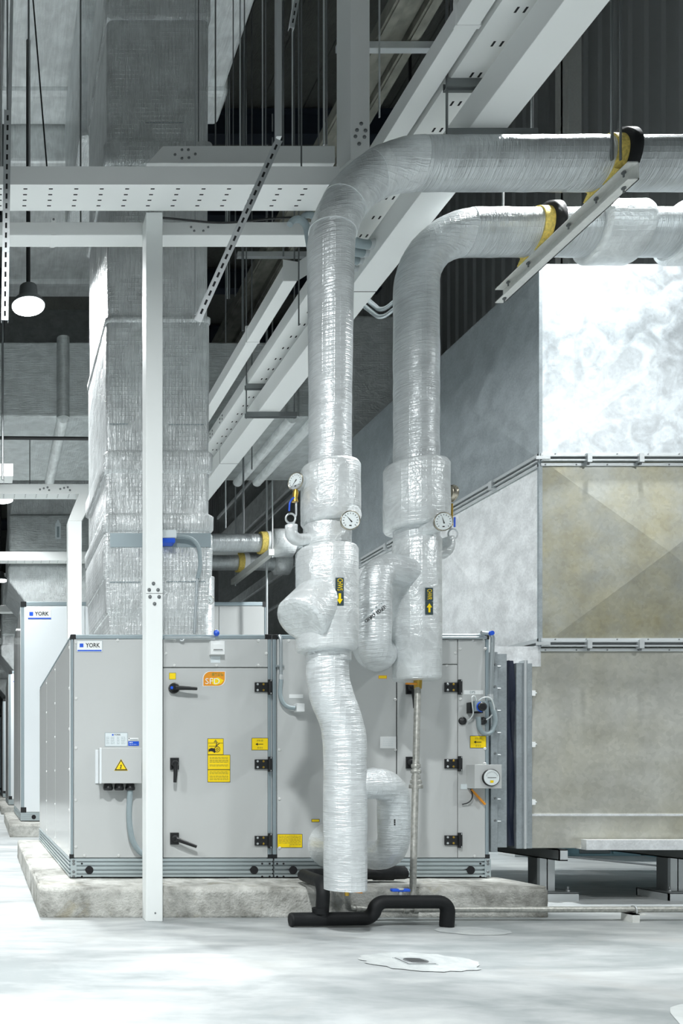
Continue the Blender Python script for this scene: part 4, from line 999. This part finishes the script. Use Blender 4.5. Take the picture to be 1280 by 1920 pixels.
# exposed metal strip, actuator and conduit
MB().box(EX0+.02, EX1+.0, EY0-.031, EY0-.022, ez(1028), ez(1002), 'alu').build('metal_strip', de)
m = MB(); c = P(316, 1012, DE-.06); m.box(c.x-.06, c.x+.045, DE-.12, DE-.03, c.z-.005, c.z+.055, 'plate').box(c.x-.06, c.x+.035, DE-.125, DE-.03, c.z-.04, c.z-.005, 'blue'); act = m.build('actuator', de, bevel=.01, seg=3)
MB().tube(fillet([P(328, 1005, DE-.07), P(372, 1008, DE-.07), P(376, 1062, DE-.07), P(370, 1085, DE-.07)], [.16, .05]), .014, 'conduit', 12).build('flexible_conduit', act)
MB().tube([P(370, 1080, DE-.07), P(364, 1188, DE-.07)], .010, 'condl', 10).build('conduit', act)
# printed lines on the foil
m = MB()
for px0, px1, py in ((205, 240, 796), (315, 382, 797), (272, 345, 232), (205, 262, 1092), (312, 385, 1091)):
    o_ = -.0255 if py > 1000 else -.006
    fn = lambda u, v: V(((u-VX)*DE/F, DE-.0095 if py < 1000 else DE-.012, ez(py)+v*DE/F)); lines(m, fn, px0, px1, [0], 'conduit', px0, .9)
m.build('printed_text', de)
# crossing foil duct A, high up, behind the trays
YA0, YA1 = 9.5, 11.55; zA0, zA1 = EYE+4.27, EYE+5.16
da = thing('foil_wrapped_duct', (1.5, 10.5, zA0), 'wide foil wrapped duct crossing behind the tall duct at mid height with raised half-round bands', 'duct', 'foil wrapped ducts')
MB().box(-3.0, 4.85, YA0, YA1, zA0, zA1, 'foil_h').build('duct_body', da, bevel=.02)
for x in (.90, 3.62, 3.90, -1.6):
    m = MB(); r_ = .075
    m.tube([(x, YA0-.01, zA1+.04), (x, YA0-.01, zA0-.02)], r_, 'foil_h', 20); m.tube([(x, YA0-.01, zA0-.01), (x, YA1+.02, zA0-.01)], r_*.92, 'foil_lit', 20)
    m.build('flange_band', da)
# big side duct D running away on the right
dd = thing('foil_wrapped_duct', (5.5, 14.5, .4), 'deep foil clad duct wall running away behind the pipes with slanting pale bands', 'duct', 'foil wrapped ducts')
MB().box(5.0, 6.6, 11.75, 17.3, 2.3, EYE+6.0, 'foil_shaded').build('duct_body', dd)
for z0_, z1_, o_, mt in ((EYE+4.72, EYE+5.15, .05, 'foil_lit'), (EYE+4.55, EYE+4.63, .03, 'galv_lit'), (EYE+3.40, EYE+3.58, .06, 'foil_lit'), (EYE+5.55, EYE+5.62, .04, 'foil_lit'), (EYE+2.9, EYE+2.96, .05, 'galv_lit')):
    MB().box(5.0-o_, 5.0, 11.75, 17.3, z0_, z1_, mt).build('flange_band', dd, bevel=.015)
MB().box(5.02, 6.6, 11.8, 17.3, .6, 2.3, 'galv_lit').build('lower_casing', dd)
# foil box above the galvanised duct, its shade put into the foil colour
tag(MB().box(3.98, 4.92, 8.75, 9.35, EYE+3.4, EYE+5.05, 'foil_shaded').cyl((4.1, 9.1, EYE+5), (4.1, 9.1, ZC), .007, 'steel_d').build('foil_wrapped_duct', bevel=.03), 'shaded foil wrapped duct end seen between the two risers above the galvanised duct', 'duct', 'foil wrapped ducts')
# high ducts upper left
dg = thing('foil_wrapped_duct', (1.3, 7, EYE+6.9), 'highest foil wrapped duct passing overhead behind the tall duct, cut by the top edge', 'duct', 'foil wrapped ducts')
MB().box(.15, 2.38, 5.2, 8.35, EYE+6.9, EYE+7.6, 'foil_lit').build('duct_body', dg, bevel=.03)
MB().box(.11, 2.42, 8.0, 8.42, EYE+6.84, EYE+7.65, 'foil_lit').build('flange_band', dg, bevel=.05, seg=3)
m = MB(); m.box(.80, 1.55, 6.95, 8.25, EYE+5.55, EYE+6.9, 'foil_v').build('drop_section', dg, bevel=.05, seg=3)
df = thing('foil_wrapped_duct', (0, 8, EYE+6.5), 'broad foil wrapped duct crossing high at upper left above the lamp', 'duct', 'foil wrapped ducts')
MB().box(.24, 1.9, 8.45, 10.5, EYE+6.5, EYE+7.3, 'foil_lit').build('duct_body', df, bevel=.03)
MB().box(.20, 1.95, 10.45, 10.75, EYE+6.43, EYE+7.35, 'foil_lit').build('flange_band', df, bevel=.04)
m = MB(); m.box(.0, 3.2, 12.0, 12.2, EYE+6.2, EYE+7.0, 'foil_shaded').build('far_section', df)
# duct over the second unit
for Y, lb, x0 in ((13.25, 'foil wrapped duct with an arrow label over the second, white unit', .38), (20.4, 'foil wrapped duct over the third unit at the left edge', .38), (27.5, 'foil wrapped duct over the fourth unit at the left edge', .38)):
    t = thing('foil_wrapped_duct', (1.5, Y, EYE+2.75), lb, 'duct', 'foil wrapped ducts'); zb_ = EYE+2.75
    if Y > 14: zb_ = EYE+2.6
    MB().loft([(zb_, x0+.42, 2.7, Y+.3, Y+2, .04), (zb_+.50, x0-.02, 2.7, Y+.08, Y+2, .04), (zb_+.72, x0-.04, 2.7, Y+.0, Y+2, .06), (zb_+.80, x0+.0, 2.7, Y+.06, Y+2, .04)], 'foil_v').build('bend_section', t, wn=True)
    MB().loft([(zb_+.78, x0, 2.7, Y+.05, Y+2, .04), (zb_+1.02, x0, 2.7, Y+.05, Y+2, .04)], 'foil_v').build('lower_section', t, wn=True)
    MB().loft([(zb_+1.0, x0, 2.7, Y+.02, Y+2, .05), (zb_+1.04, x0-.03, 2.73, Y-.03, Y+2, .06), (zb_+1.55, x0-.03, 2.73, Y-.03, Y+2, .06), (zb_+1.60, x0, 2.7, Y+.02, Y+2, .05)], 'foil_h').build('flange_wrap', t, wn=True)
    MB().loft([(zb_+1.58, x0, 2.7, Y+.05, Y+2, .05), (zb_+2.6, x0, 2.7, Y+.05, Y+2, .05)], 'foil_v').build('upper_section', t, wn=True)
    if Y < 14:
        m = MB(); fn = lambda u, v: V((1.17+u, Y-.034, EYE+4.05+v))
        m.poly([(-.045, -.13), (.045, -.13), (.045, .12), (0, .2), (-.045, .12)], fn, 'plate'); rect(m, lambda u, v: V((1.17+u, Y-.036, EYE+4.05+v)), -.02, .02, -.1, .08, 'conduit'); m.build('arrow_label', t)
# pipes of the second unit
for d_, py, r_, x0, lb in ((11.93, 1018, .133, 2.9, 'upper of the two distant foil wrapped pipes crossing behind the pressure gauge'), (13.0, 1055, .125, 2.9, 'lower of the two distant foil wrapped pipes crossing behind the pressure gauge')):
    z = EYE+(VY-py)*d_/F
    t = thing('distant_insulated_pipe', (4, d_, z), lb, 'pipe', 'distant foil wrapped pipes')
    if d_ < 12.5: MB().tube([(x0, d_, z), (4.98, d_, z)], r_, 'pipe_h', 24).build('pipe_jacket', t); a = 505; b = 552
    else: MB().tube([(x0, d_, z), (4.90, d_, z)], r_, 'pipe_h', 24).build('pipe_jacket', t); a = 512; b = 545
    x_a = (a-VX)*d_/F; x_b = (b-VX)*d_/F
    MB().lathe((x_a, d_, z), (1, 0, 0), [(0, r_), (.03, r_*1.55), (x_b-x_a-.03, r_*1.55), (x_b-x_a, r_)], 'jacket', 24).build('valve_jacket', t)
    xc = (486-VX)*11.93/F
    MB().tube([(xc, d_, z), (xc+.09, d_, z)], r_+.03, 'yfoam', 24).build('foam_clamp', t)
    MB().tube([(xc+.09, d_, z), (xc+.17, d_, z)], r_+.035, 'plw', 24).build('clamp_strap', t)
zc = EYE+3.3
t = thing('pipe_support_channel', (4.1, 12.4, zc), 'small distant channel carrying the two far foil wrapped pipes', 'pipe support')
MB().box(4.08, 4.16, 11.6, 13.4, zc-.09, zc+.0, 'cream').build('channel', t)
MB().cyl((4.14, 11.62, zc-.12), (4.14, 11.62, ZC), .012, 'steel', 8).build('hanger_rod', t)
MB().cyl((4.14, 13.35, zc-.12), (4.14, 13.35, ZC), .012, 'steel', 8).build('hanger_rod', t)
# small riser of the second unit with its gauge
t = thing('distant_insulated_pipe', (3.28, 12.1, .2), 'short foil wrapped riser with a dial beside the foot of the tall duct', 'pipe', 'distant foil wrapped pipes')
MB().tube([(3.27, 12.1, .2), (3.27, 12.1, EYE+3.0)], .16, 'pipe_v', 24).build('riser_jacket', t)
m = MB(); gauge_dial(m, V((3.30, 11.9, EYE+2.62)), (0, -1, 0), .065, .02, 130); m.build('thermometer_dial', t)
m = MB(); gauge_dial(m, V((3.44, 12.05, EYE+2.17)), (.5, -.8, 0), .05, .02, 60); m.tube([(3.44, 12.05, EYE+2.1), (3.44, 12.05, EYE+1.6)], .012, 'brass', 8); m.build('pressure_gauge', t)

# ------------------------------------------------------------------ white cable trays and trunking
def slots_x(m, x0, x1, ys, z, px=.157, off=.0, l=.024, w_=.009):
    x = x0; j = 0
    while x < x1:
        for i, y_ in enumerate(ys):
            xx = x-.010*0
            m.box(xx-l/2, xx+l/2, y_-w_/2, y_+w_/2, z-.0008, z+.001, 'dark')
        x += px
def slots_y(m, y0, y1, xs, z, py=.2, l=.05, w_=.012):
    y_ = y0
    while y_ < y1:
        for x in xs: m.box(x-w_/2, x+w_/2, y_-l/2, y_+l/2, z-.0008, z+.001, 'dark')
        y_ += py
G = 'white cable trays and trunking'
Z0 = EYE+3.50
# A: front perforated tray
def pz(py, d): return EYE+(VY-py)*d/F
t = thing('perforated_cable_tray', (1, 4.84, Z0), 'white cable tray with four rows of slots crossing in front, nearest at upper left', 'cable tray', G)
m = MB(); m.box(-.6, 2.08, 4.73, 4.95, Z0, Z0+.108, 'tray'); slots_x(m, -.53, 2.05, (4.765, 4.812, 4.859, 4.906), Z0, .1515); m.build('tray_body', t, bevel=.004)
# B: closed trunking behind
t = thing('cable_trunking', (1, 5.12, EYE+3.42), 'white closed trunking crossing just below and behind the slotted tray', 'cable trunking', G)
d = 5.09; z = pz(441, d)
MB().box(-.6, 2.14, d, d+.115, z, z+.085, 'tray').build('trunking_body', t, bevel=.004)
x = (96-VX)*d/F; MB().box(x-.0, x+.03, d-.003, d+.118, z-.003, z+.11, 'tray').lathe((x+.015, d-.003, z+.098), (0, -1, 0), [(0, .008), (.004, .006)], 'steel_d', 8).build('joint_strap', t)
m = MB()
for px, py in ((358, 426), (390, 426), (364, 433), (381, 433)): bolt(m, P(px, py, d-.001), (0, -1, 0), .005)
m.build('coupler_bolts', t)
m = MB(); m.tube(fillet([P(302, 408, 5.0), P(420, 420, 5.0), P(500, 410, 5.0), P(600, 405, 5.0)], .2), .006, 'black', 8)
tag(m.build('black_cable'), 'thin black cable sagging along the closed trunking left of the pipe bend', 'cable')
# C: upper trunking with chamfered end
t = thing('cable_trunking', (1.5, 5.22, EYE+4.2), 'white trunking with a slanted end cap running level above the slotted tray', 'cable trunking', G)
d = 5.20; z = pz(306, d); zt2 = pz(273, d); xa = (275-VX)*d/F; xb = (305-VX)*d/F; xc = (628-VX)*d/F
m = MB(); vs = [(xa, d, z), (xc, d, z), (xc, d, zt2), (xb, d, zt2), (xa, d+.11, z), (xc, d+.11, z), (xc, d+.11, zt2), (xb, d+.11, zt2)]
m.add(vs, [(0, 1, 2, 3), (7, 6, 5, 4), (0, 4, 5, 1), (3, 2, 6, 7), (0, 3, 7, 4), (1, 5, 6, 2)], 'tray'); m.build('trunking_body', t, bevel=.004)
m = MB()
for px, py in ((328, 290), (341, 281), (353, 281), (366, 289), (341, 297), (354, 296)): bolt(m, P(px, py, d-.001), (0, -1, 0), .006)
m.build('coupler_bolts', t)
# D: upright trunking at the top
t = thing('cable_trunking', (2.3, 5.1, EYE+3.9), 'white upright trunking coming down from the top edge to the slotted tray corner', 'cable trunking', G)
d = 4.98; xa = (657-VX)*d/F; xb = (693-VX)*d/F; zlo = pz(298, d)
m = MB(); m.box(xa, xb, d, d+.2, zlo, EYE+5.6, 'tray')
vs = [(xa, d, zlo), (xb, d, zlo), (xb-.03, d, zlo-.04), (xa-.07, d, zlo-.10), (xa-.07, d, zlo-.06)]
vs += [(x, y+.2, z) for x, y, z in vs]; m.add(vs, [(0, 1, 2, 3, 4), (9, 8, 7, 6, 5), (0, 5, 6, 1), (1, 6, 7, 2), (2, 7, 8, 3), (3, 8, 9, 4), (4, 9, 5, 0)], 'tray')
m.build('trunking_body', t, bevel=.003)
m = MB()
for px, py in ((677, 232), (669, 244), (685, 245), (666, 256), (683, 257), (673, 270)): bolt(m, P(px, py, d-.001), (0, -1, 0), .008)
m.build('coupler_bolts', t)
# E: floor standing white post
t = thing('trunking_post', (1.03, 4.96, 0), 'white square trunking post standing on the floor in front of the grey unit', 'trunking post', G)
d = 4.96; xa = (274-VX)*d/F; xb = (305-VX)*d/F
MB().box(xa, xb, d, d+.125, 0, Z0+.0, 'white').build('post_body', t, bevel=.004)
m = MB()
for px, py in ((287.5, 1094), (279.5, 1106), (296, 1106), (281, 1119), (298, 1119), (289.5, 1132)): bolt(m, P(px, py, d-.001), (0, -1, 0), .0075, .008)
m.box(xa, xb, d-.0012, d, pz(1113, d), pz(1112.3, d), 'gap')
m.build('coupler_bolts', t)
MB().lathe(P(291, 1712, d-.0005), (0, -1, 0), [(0, .006), (.002, .005)], 'steel_d', 8).build('foot_screw', t)
# F: diagonal (receding) perforated tray, closed trunking below it, slim trunking to the left; all above the pipes
ZU, ZL = EYE+3.92, EYE+3.64; YE = 13.0
t = thing('perforated_cable_tray', (2.75, 6, ZU), 'white slotted cable tray running away from the camera, upper of the receding pair', 'cable tray', G)
m = MB(); m.box(2.60, 2.93, 2.2, YE, ZU, ZU+.12, 'tray'); slots_y(m, 2.38, YE, (2.706, 2.751, 2.796, 2.84), ZU, .19, .032, .013); m.build('tray_body', t, bevel=.004)
m = MB()
for i, Y in enumerate((8.85, 8.94, 9.24, 9.33)):
    for k_ in range(2): bolt(m, (2.60, Y, ZU+.035+.04*k_), (-1, 0, 0), .008)
m.build('coupler_bolts', t)
t = thing('cable_trunking', (2.8, 6, ZL), 'broad closed white trunking running away below the slotted receding tray', 'cable trunking', G)
m = MB(); m.box(2.705, 2.92, 2.2, YE, ZL, ZL+.18, 'tray')
for Y in (6.0, 9.3, 12.6): m.box(2.703, 2.922, Y, Y+.012, ZL-.0012, ZL+.18, 'gap')
m.build('trunking_body', t, bevel=.004)
t = thing('cable_trunking', (2.5, 4, ZU), 'near piece of slim white trunking rising to the top edge left of the slotted tray', 'cable trunking', G)
MB().box(2.447, 2.567, 2.2, 5.5, ZU, ZU+.11, 'tray').build('trunking_body', t, bevel=.003)
MB().box(2.439, 2.575, 4.17, 4.19, ZU-.005, ZU+.145, 'tray').build('joint_strap', t)
t = thing('cable_trunking', (2.5, 8, ZU), 'far piece of slim white trunking, its cut end beside the supply riser', 'cable trunking', G)
zz1 = EYE+3.987
MB().box(2.38, 2.493, 6.44, YE, zz1, zz1+.125, 'tray').build('trunking_body', t, bevel=.003)
MB().add([(2.375, 6.43, zz1-.002), (2.496, 6.43, zz1-.002), (2.59, 6.27, zz1-.002), (2.59, 6.27, zz1+.15), (2.496, 6.43, zz1+.15), (2.375, 6.43, zz1+.17)], [(0, 1, 4, 5), (1, 2, 3, 4)], 'tray').build('end_plate', t)
for Y in (7.34, 9.5, 9.9): MB().box(2.371, 2.50, Y, Y+.02, zz1-.004, zz1+.15, 'tray').build('joint_strap', t)
def strut_hanger(Y, label, group='strut hangers of the receding trays'):
    t = thing('strut_hanger', (2.60, Y, ZL-.05), label, 'hanger', group)
    for z_, x1 in ((ZU-.045, 2.98), (ZL-.045, 3.09)):
        m = MB(); m.box(2.58, x1, Y-.022, Y+.022, z_-.002, z_+.0, 'steel_d').box(2.58, x1, Y-.022, Y-.019, z_, z_+.044, 'steel_d').box(2.58, x1, Y+.019, Y+.022, z_, z_+.044, 'steel_d').box(2.58, x1, Y-.006, Y+.006, z_-.012, z_-.002, 'steel_d'); m.build('strut', t)
    MB().cyl((2.59, Y, ZL-.06), (2.59, Y, ZC), .007, 'steel_d', 8).build('hanger_rod', t)
    MB().cyl((3.07, Y, ZL-.06), (3.07, Y, ZC), .007, 'steel_d', 8).build('hanger_rod', t)
strut_hanger(4.51, 'dark strut hanger under the receding trays nearest the camera, at top')
strut_hanger(8.0, 'dark strut hanger under the receding trays just left of the supply riser')
strut_hanger(11.2, 'dark strut hanger under the receding trays farther back, above the pressure gauge')
# G: trays further back at the left
t = thing('perforated_cable_tray', (.8, 10, EYE+3.5), 'distant slotted tray at left with a bent branch dropping into a white post', 'cable tray', G)
m = MB(); m.box(-.3, 2.16, 9.9, 10.1, EYE+3.5, EYE+3.62, 'tray'); slots_x(m, -.2, 2.1, (9.93, 9.965, 10.0, 10.04), EYE+3.5, .135, l=.016); m.build('tray_body', t, bevel=.004)
m = MB()
for px in (75, 82, 89, 92, 113, 120, 127, 131): bolt(m, V(((px-VX)*9.9/F, 9.9, EYE+3.56+.02*math.sin(px))), (0, -1, 0), .009)
m.build('coupler_bolts', t)
MB().tube([(.53, 9.95, EYE+3.5), (.53, 9.95, EYE+4.2)], .006, 'steel_d', 8).build('hanger_rod', t)
xp = (128-VX)*9.8/F; xq = (145-VX)*9.8/F
m = MB(); m.add([(xp+.14, 9.9, EYE+3.5), (xq+.24, 9.9, EYE+3.5), (xq+.06, 9.85, EYE+3.15), (xp, 9.85, EYE+3.15), (xp+.14, 10.05, EYE+3.5), (xq+.24, 10.05, EYE+3.5), (xq+.06, 10.0, EYE+3.15), (xp, 10.0, EYE+3.15)], [(0, 1, 2, 3), (7, 6, 5, 4), (0, 3, 7, 4), (1, 5, 6, 2)], 'tray').box(xp, xq+.06, 9.85, 10.0, 0, EYE+3.15, 'white'); m.build('drop_post', t, bevel=.004)
t = thing('perforated_cable_tray', (.8, 13.1, EYE+3.5), 'second distant slotted tray at left, just above the white unit', 'cable tray', G)
m = MB(); m.box(-.3, 4.2, 12.95, 13.15, EYE+3.5, EYE+3.64, 'tray'); slots_x(m, -.2, 2.1, (12.98, 13.02, 13.06, 13.1), EYE+3.5, .135, l=.016); m.build('tray_body', t, bevel=.004)
t = thing('perforated_cable_tray', (.1, 9.1, EYE+3.3), 'stub of slotted tray poking in at the left edge', 'cable tray', G)
m = MB(); m.box(-.4, .29, 9.0, 9.22, EYE+3.38, EYE+3.52, 'tray'); slots_x(m, -.35, .28, (9.03, 9.08, 9.13, 9.18), EYE+3.38, .135, l=.016); m.build('tray_body', t, bevel=.004)
for Y, zz_, lb in ((17.0, EYE+3.5, 'faint third distant tray at the left edge'), (21.0, EYE+3.5, 'faint farthest tray at the left edge')):
    tag(MB().box(-.6, 2.1, Y, Y+.2, zz_, zz_+.14, 'tray').build('cable_tray', bevel=.004), lb, 'cable tray', G)
tag(MB().tube([(-.6, 9.2, pz(820, 9.2)), (1.6, 9.2, pz(823, 9.2))], .02, 'black', 10).build('black_pipe'), 'thin black pipe crossing level at left behind the tall duct', 'pipe')
# high galvanised rails near the roof
t = thing('high_rail_pair', (3.3, 8, EYE+6), 'pair of dusty rails running away high up between the white trunking and the roof', 'rail')
for x0, x1 in ((3.16, 3.26), (3.42, 3.52)):
    MB().box(x0, x1, 5, 26, EYE+6.0, EYE+6.12, 'purlin').box(x0+.02, x1-.02, 5, 26, EYE+5.985, EYE+6.0, 'purlin').build('rail', t)
m = MB(); m.box(3.27, 3.41, 5, 26, EYE+6.06, EYE+6.08, 'purlin').build('web', t)
for Y in (6.5, 9.1, 12.0): MB().box(2.85, 3.75, Y, Y+.05, EYE+5.92, EYE+5.975, 'steel').build('cross_strut', t)
# flexible grey hoses bundle beside the bend
hg = 'grey flexible hoses looping from the closed trunking into the receding tray'
for i in range(5):
    m = MB(); yo = i*.085
    pts_ = fillet([V((2.13, 5.14+.012*i, EYE+3.50)), V((2.30, 5.3+yo*.6, EYE+3.66-.02*i)), V((2.52, 5.50+yo*.9, EYE+3.665)), V((2.66, 5.58+yo, EYE+3.71))], .12)
    m.tube(pts_, .029, 'conduit', 12); t = thing('flexible_hose', tuple(pts_[0]), ['grey flexible hose nearest the camera in the bundle right of the supply pipe bend', 'second grey flexible hose of the bundle right of the bend', 'middle grey flexible hose of the bundle right of the bend', 'fourth grey flexible hose of the bundle right of the bend', 'farthest grey flexible hose of the bundle right of the bend'][i], 'hose', hg)
    m.build('hose', t)
    MB().tube([V((2.655, 5.58+yo, EYE+3.71)), V((2.706, 5.6+yo, EYE+3.73))], .033, 'steel', 12).build('connector', t)
for i in range(2):
    pts_ = fillet([P(690-6*i, 563+12*i, 6.2), P(715, 585+14*i, 6.1), P(745, 560+14*i, 6.0), P(770, 540+14*i, 6.0)], .12)
    tag(MB().tube(pts_, .016, 'condl', 10).build('flexible_hose'), ['upper of two thin grey hoses between the risers', 'lower of two thin grey hoses between the risers'][i], 'hose', 'thin hoses between the risers')
for i, (a, b) in enumerate((((543, 421), (585, 470)), ((565, 412), (600, 440)))):
    pts_ = fillet([P(a[0], a[1], 4.98), P(a[0]+8, a[1]-13, 4.98), P(a[0]+30, a[1]-5, 4.98), P(b[0], b[1]+20, 4.98)], .06)
    tag(MB().tube(pts_, .02, 'conduit', 12).build('flexible_hose'), ['left grey hose arching off the closed trunking left of the bend', 'right grey hose arching off the closed trunking left of the bend'][i], 'hose', 'hoses arching off the closed trunking')

# ------------------------------------------------------------------ hanging struts and rods
def slotted(a, b, w_, name, label, face=V((0, -1, 0)), group='slotted struts'):
    a = V(a); b = V(b); dr = (b-a).normalized(); sd = dr.cross(face).normalized(); L_ = (b-a).length
    t = thing(name, tuple(b), label, 'strut', group); m = MB()
    def obox(c0, c1, u0, u1, v0, v1, mat):
        vs = []
        for q in (c0, c1):
            for uu, vv in ((u0, v0), (u1, v0), (u1, v1), (u0, v1)): vs.append(a+dr*q+sd*uu+face*vv)
        m.add(vs, [(0, 1, 2, 3), (7, 6, 5, 4), (0, 4, 5, 1), (1, 5, 6, 2), (2, 6, 7, 3), (3, 7, 4, 0)], mat)
    h = w_/2; obox(0, L_, -h, h, -.002, .0, 'steel'); obox(0, L_, -h, -h+.003, -.03, .004, 'steel'); obox(0, L_, h-.003, h, -.03, .004, 'steel')
    q = .03
    while q < L_-.03: obox(q, q+.03, -w_*.14, w_*.14, 0, .0008, 'dark'); q += .055
    m.build('channel', t); return t
t = slotted(P(14.5, 206, 4.5), P(9, 600, 4.5), .040, 'slotted_strut', 'slotted steel strut hanging upright at the left edge over the white trays')
MB().tube([P(22, 0, 4.52), P(18, 200, 4.52), P(17.5, 214, 4.52)], [.009, .011, .008], 'steel', 8).build('hanger_rod', t)
t = slotted(P(523, 262, 4.4), P(370, 602, 4.4), .042, 'slotted_strut', 'slotted steel strut leaning diagonally across the white trays')
t = thing('hanger_post', (P(522, 0, 4.42).x, 4.42, P(522, 258, 4.42).z), 'thick steel strut hanging straight down onto the top of the leaning slotted strut', 'strut')
MB().box(P(517, 0, 4.42).x, P(527, 0, 4.42).x, 4.41, 4.44, P(0, 258, 4.42).z, EYE+5.3, 'steel').build('strut', t)
t = slotted(P(566, -60, 5.6), P(547, 52, 5.6), .035, 'slotted_strut', 'short slotted strut tip hanging in at the top edge')
rods = [(437, 275, 5.6, .004), (450, 275, 5.8, .006), (426, 560, 9, .007), (455, 620, 8.5, .013), (458, 275, 6.2, .005), (430, 560, 8.0, .008), (492, 275, 6.0, .005), (498, 275, 6.6, .005), (531, 480, 7.5, .008), (548, 275, 6.5, .006), (560, 610, 6.2, .006), (597, 275, 6.0, .006), (607, 272, 5.4, .007), (612, 272, 5.6, .007), (711, 220, 5.5, .006), (733, 150, 8.0, .008), (845, 120, 7, .006), (366, 590, 5.6, .006), (372, 265, 5.6, .004), (5, 900, 8.8, .012), (2, 330, 6, .008), (14, 330, 7, .008), (943, 440, 5.45, .006), (1147, 300, 4.42, .008), (1163, 300, 4.40, .006), (472, 880, 9.4, .008), (456, 1000, 10.0, .012), (500, 1190, 12.2, .018), (423, 990, 10.5, .008), (54, 310, 7.0, .010)]
side_of = {}
for q in rods:
    px, py = q[0], q[1]
    side = 'left of the tall foil duct' if px < 150 else ('over the tall foil duct' if px < 400 else ('between the tall duct and the pipe bend' if px < 620 else ('above the receding trays' if px < 900 else 'beside the pipe clamps')))
    if 400 < px < 520 and py > 700: side = 'before the far foil ducts'
    side_of.setdefault(side, []).append(q)
ORD = ['first', 'second', 'third', 'fourth', 'fifth', 'sixth', 'seventh', 'eighth', 'ninth', 'tenth', 'eleventh', 'twelfth', 'thirteenth', 'fourteenth', 'fifteenth', 'sixteenth']
for side, qs in side_of.items():
    for i, (px, py, d, r_) in enumerate(sorted(qs)):
        a = P(px, py, d)
        o = MB().tube([a, (a.x, a.y, ZC)], r_, 'steel_d' if i % 3 else 'steel', 8).build('threaded_rod')
        tag(o, 'hanger rod, %s from left, %s' % (ORD[i], side), 'rod', 'hanger rods ' + side)
for t_, x, y, z in (('B', .6, 5.14, EYE+3.5), ('C', 1.5, 5.26, EYE+4.05), ('A', .25, 4.84, Z0+.1), ('A', 1.9, 4.84, Z0+.1)):
    tag(MB().tube([(x, y, z), (x, y, ZC)], .005, 'steel_d', 8).build('threaded_rod'), {'B': 'hanger rod rising from the closed trunking at upper left', 'C': 'hanger rod rising from the slant-ended trunking', 'A': 'hanger rod rising from the front slotted tray, %s one' % ('left' if x < 1 else 'right')}[t_], 'rod')
m = MB(); m.tube([P(62, 0, 5.2), P(88, 315, 5.2)], .005, 'black', 8); tag(m.build('black_cable'), 'thin black cable slanting down behind the slotted tray at upper left', 'cable')

# ------------------------------------------------------------------ high bay lamps
def lamp(x, y, z, k, label, cord=True):
    t = thing('high_bay_lamp', (x, y, z), label, 'lamp', 'round high bay lamps')
    MB().lathe((x, y, z+.01), (0, 0, 1), [(0, .158), (.02, .158), (.05, .135), (.08, .09), (.18, .08), (.20, .04)], 'steel_d', 32).build('housing', t)
    MB().lathe((x, y, z), (0, 0, 1), [(0, .149), (.014, .15)], 'lamp', 32).build('diffuser', t)
    MB().tube([(x, y, z+.18), (x, y, EYE+6.9 if abs(y-7.5) < .1 and x > 0 else ZC-.02)], .02, 'black', 8).build('drop_conduit', t)
    l = bpy.data.lights.new('lamp_light', 'AREA'); l.shape = 'DISK'; l.size = .28; l.energy = LAMP_POWER*k; l.color = (.96, .995, 1.0); l.spread = math.radians(100 if z > 6 else 146)
    o = bpy.data.objects.new('lamp_light', l); C.objects.link(o); o.location = (0, 0, -.02); o.parent = t
for i, (x, y, z, k_) in enumerate(LAMPS):
    lamp(x, y, z, k_, ['glowing round lamp hanging at upper left beside the slotted strut', 'smaller glowing lamp half cut by the left edge', 'distant round lamp far down the left aisle', 'farthest round lamp down the left aisle', 'round lamp overhead between the camera and the grey unit', 'round lamp overhead in front of the galvanised duct', 'round lamp right above the front edge of the galvanised duct', 'nearest added fill lamp over the open left aisle', 'second added fill lamp over the open left aisle', 'third added fill lamp over the open left aisle', 'added fill lamp hidden behind the right-hand riser', 'round lamp overhead behind the camera'][i])
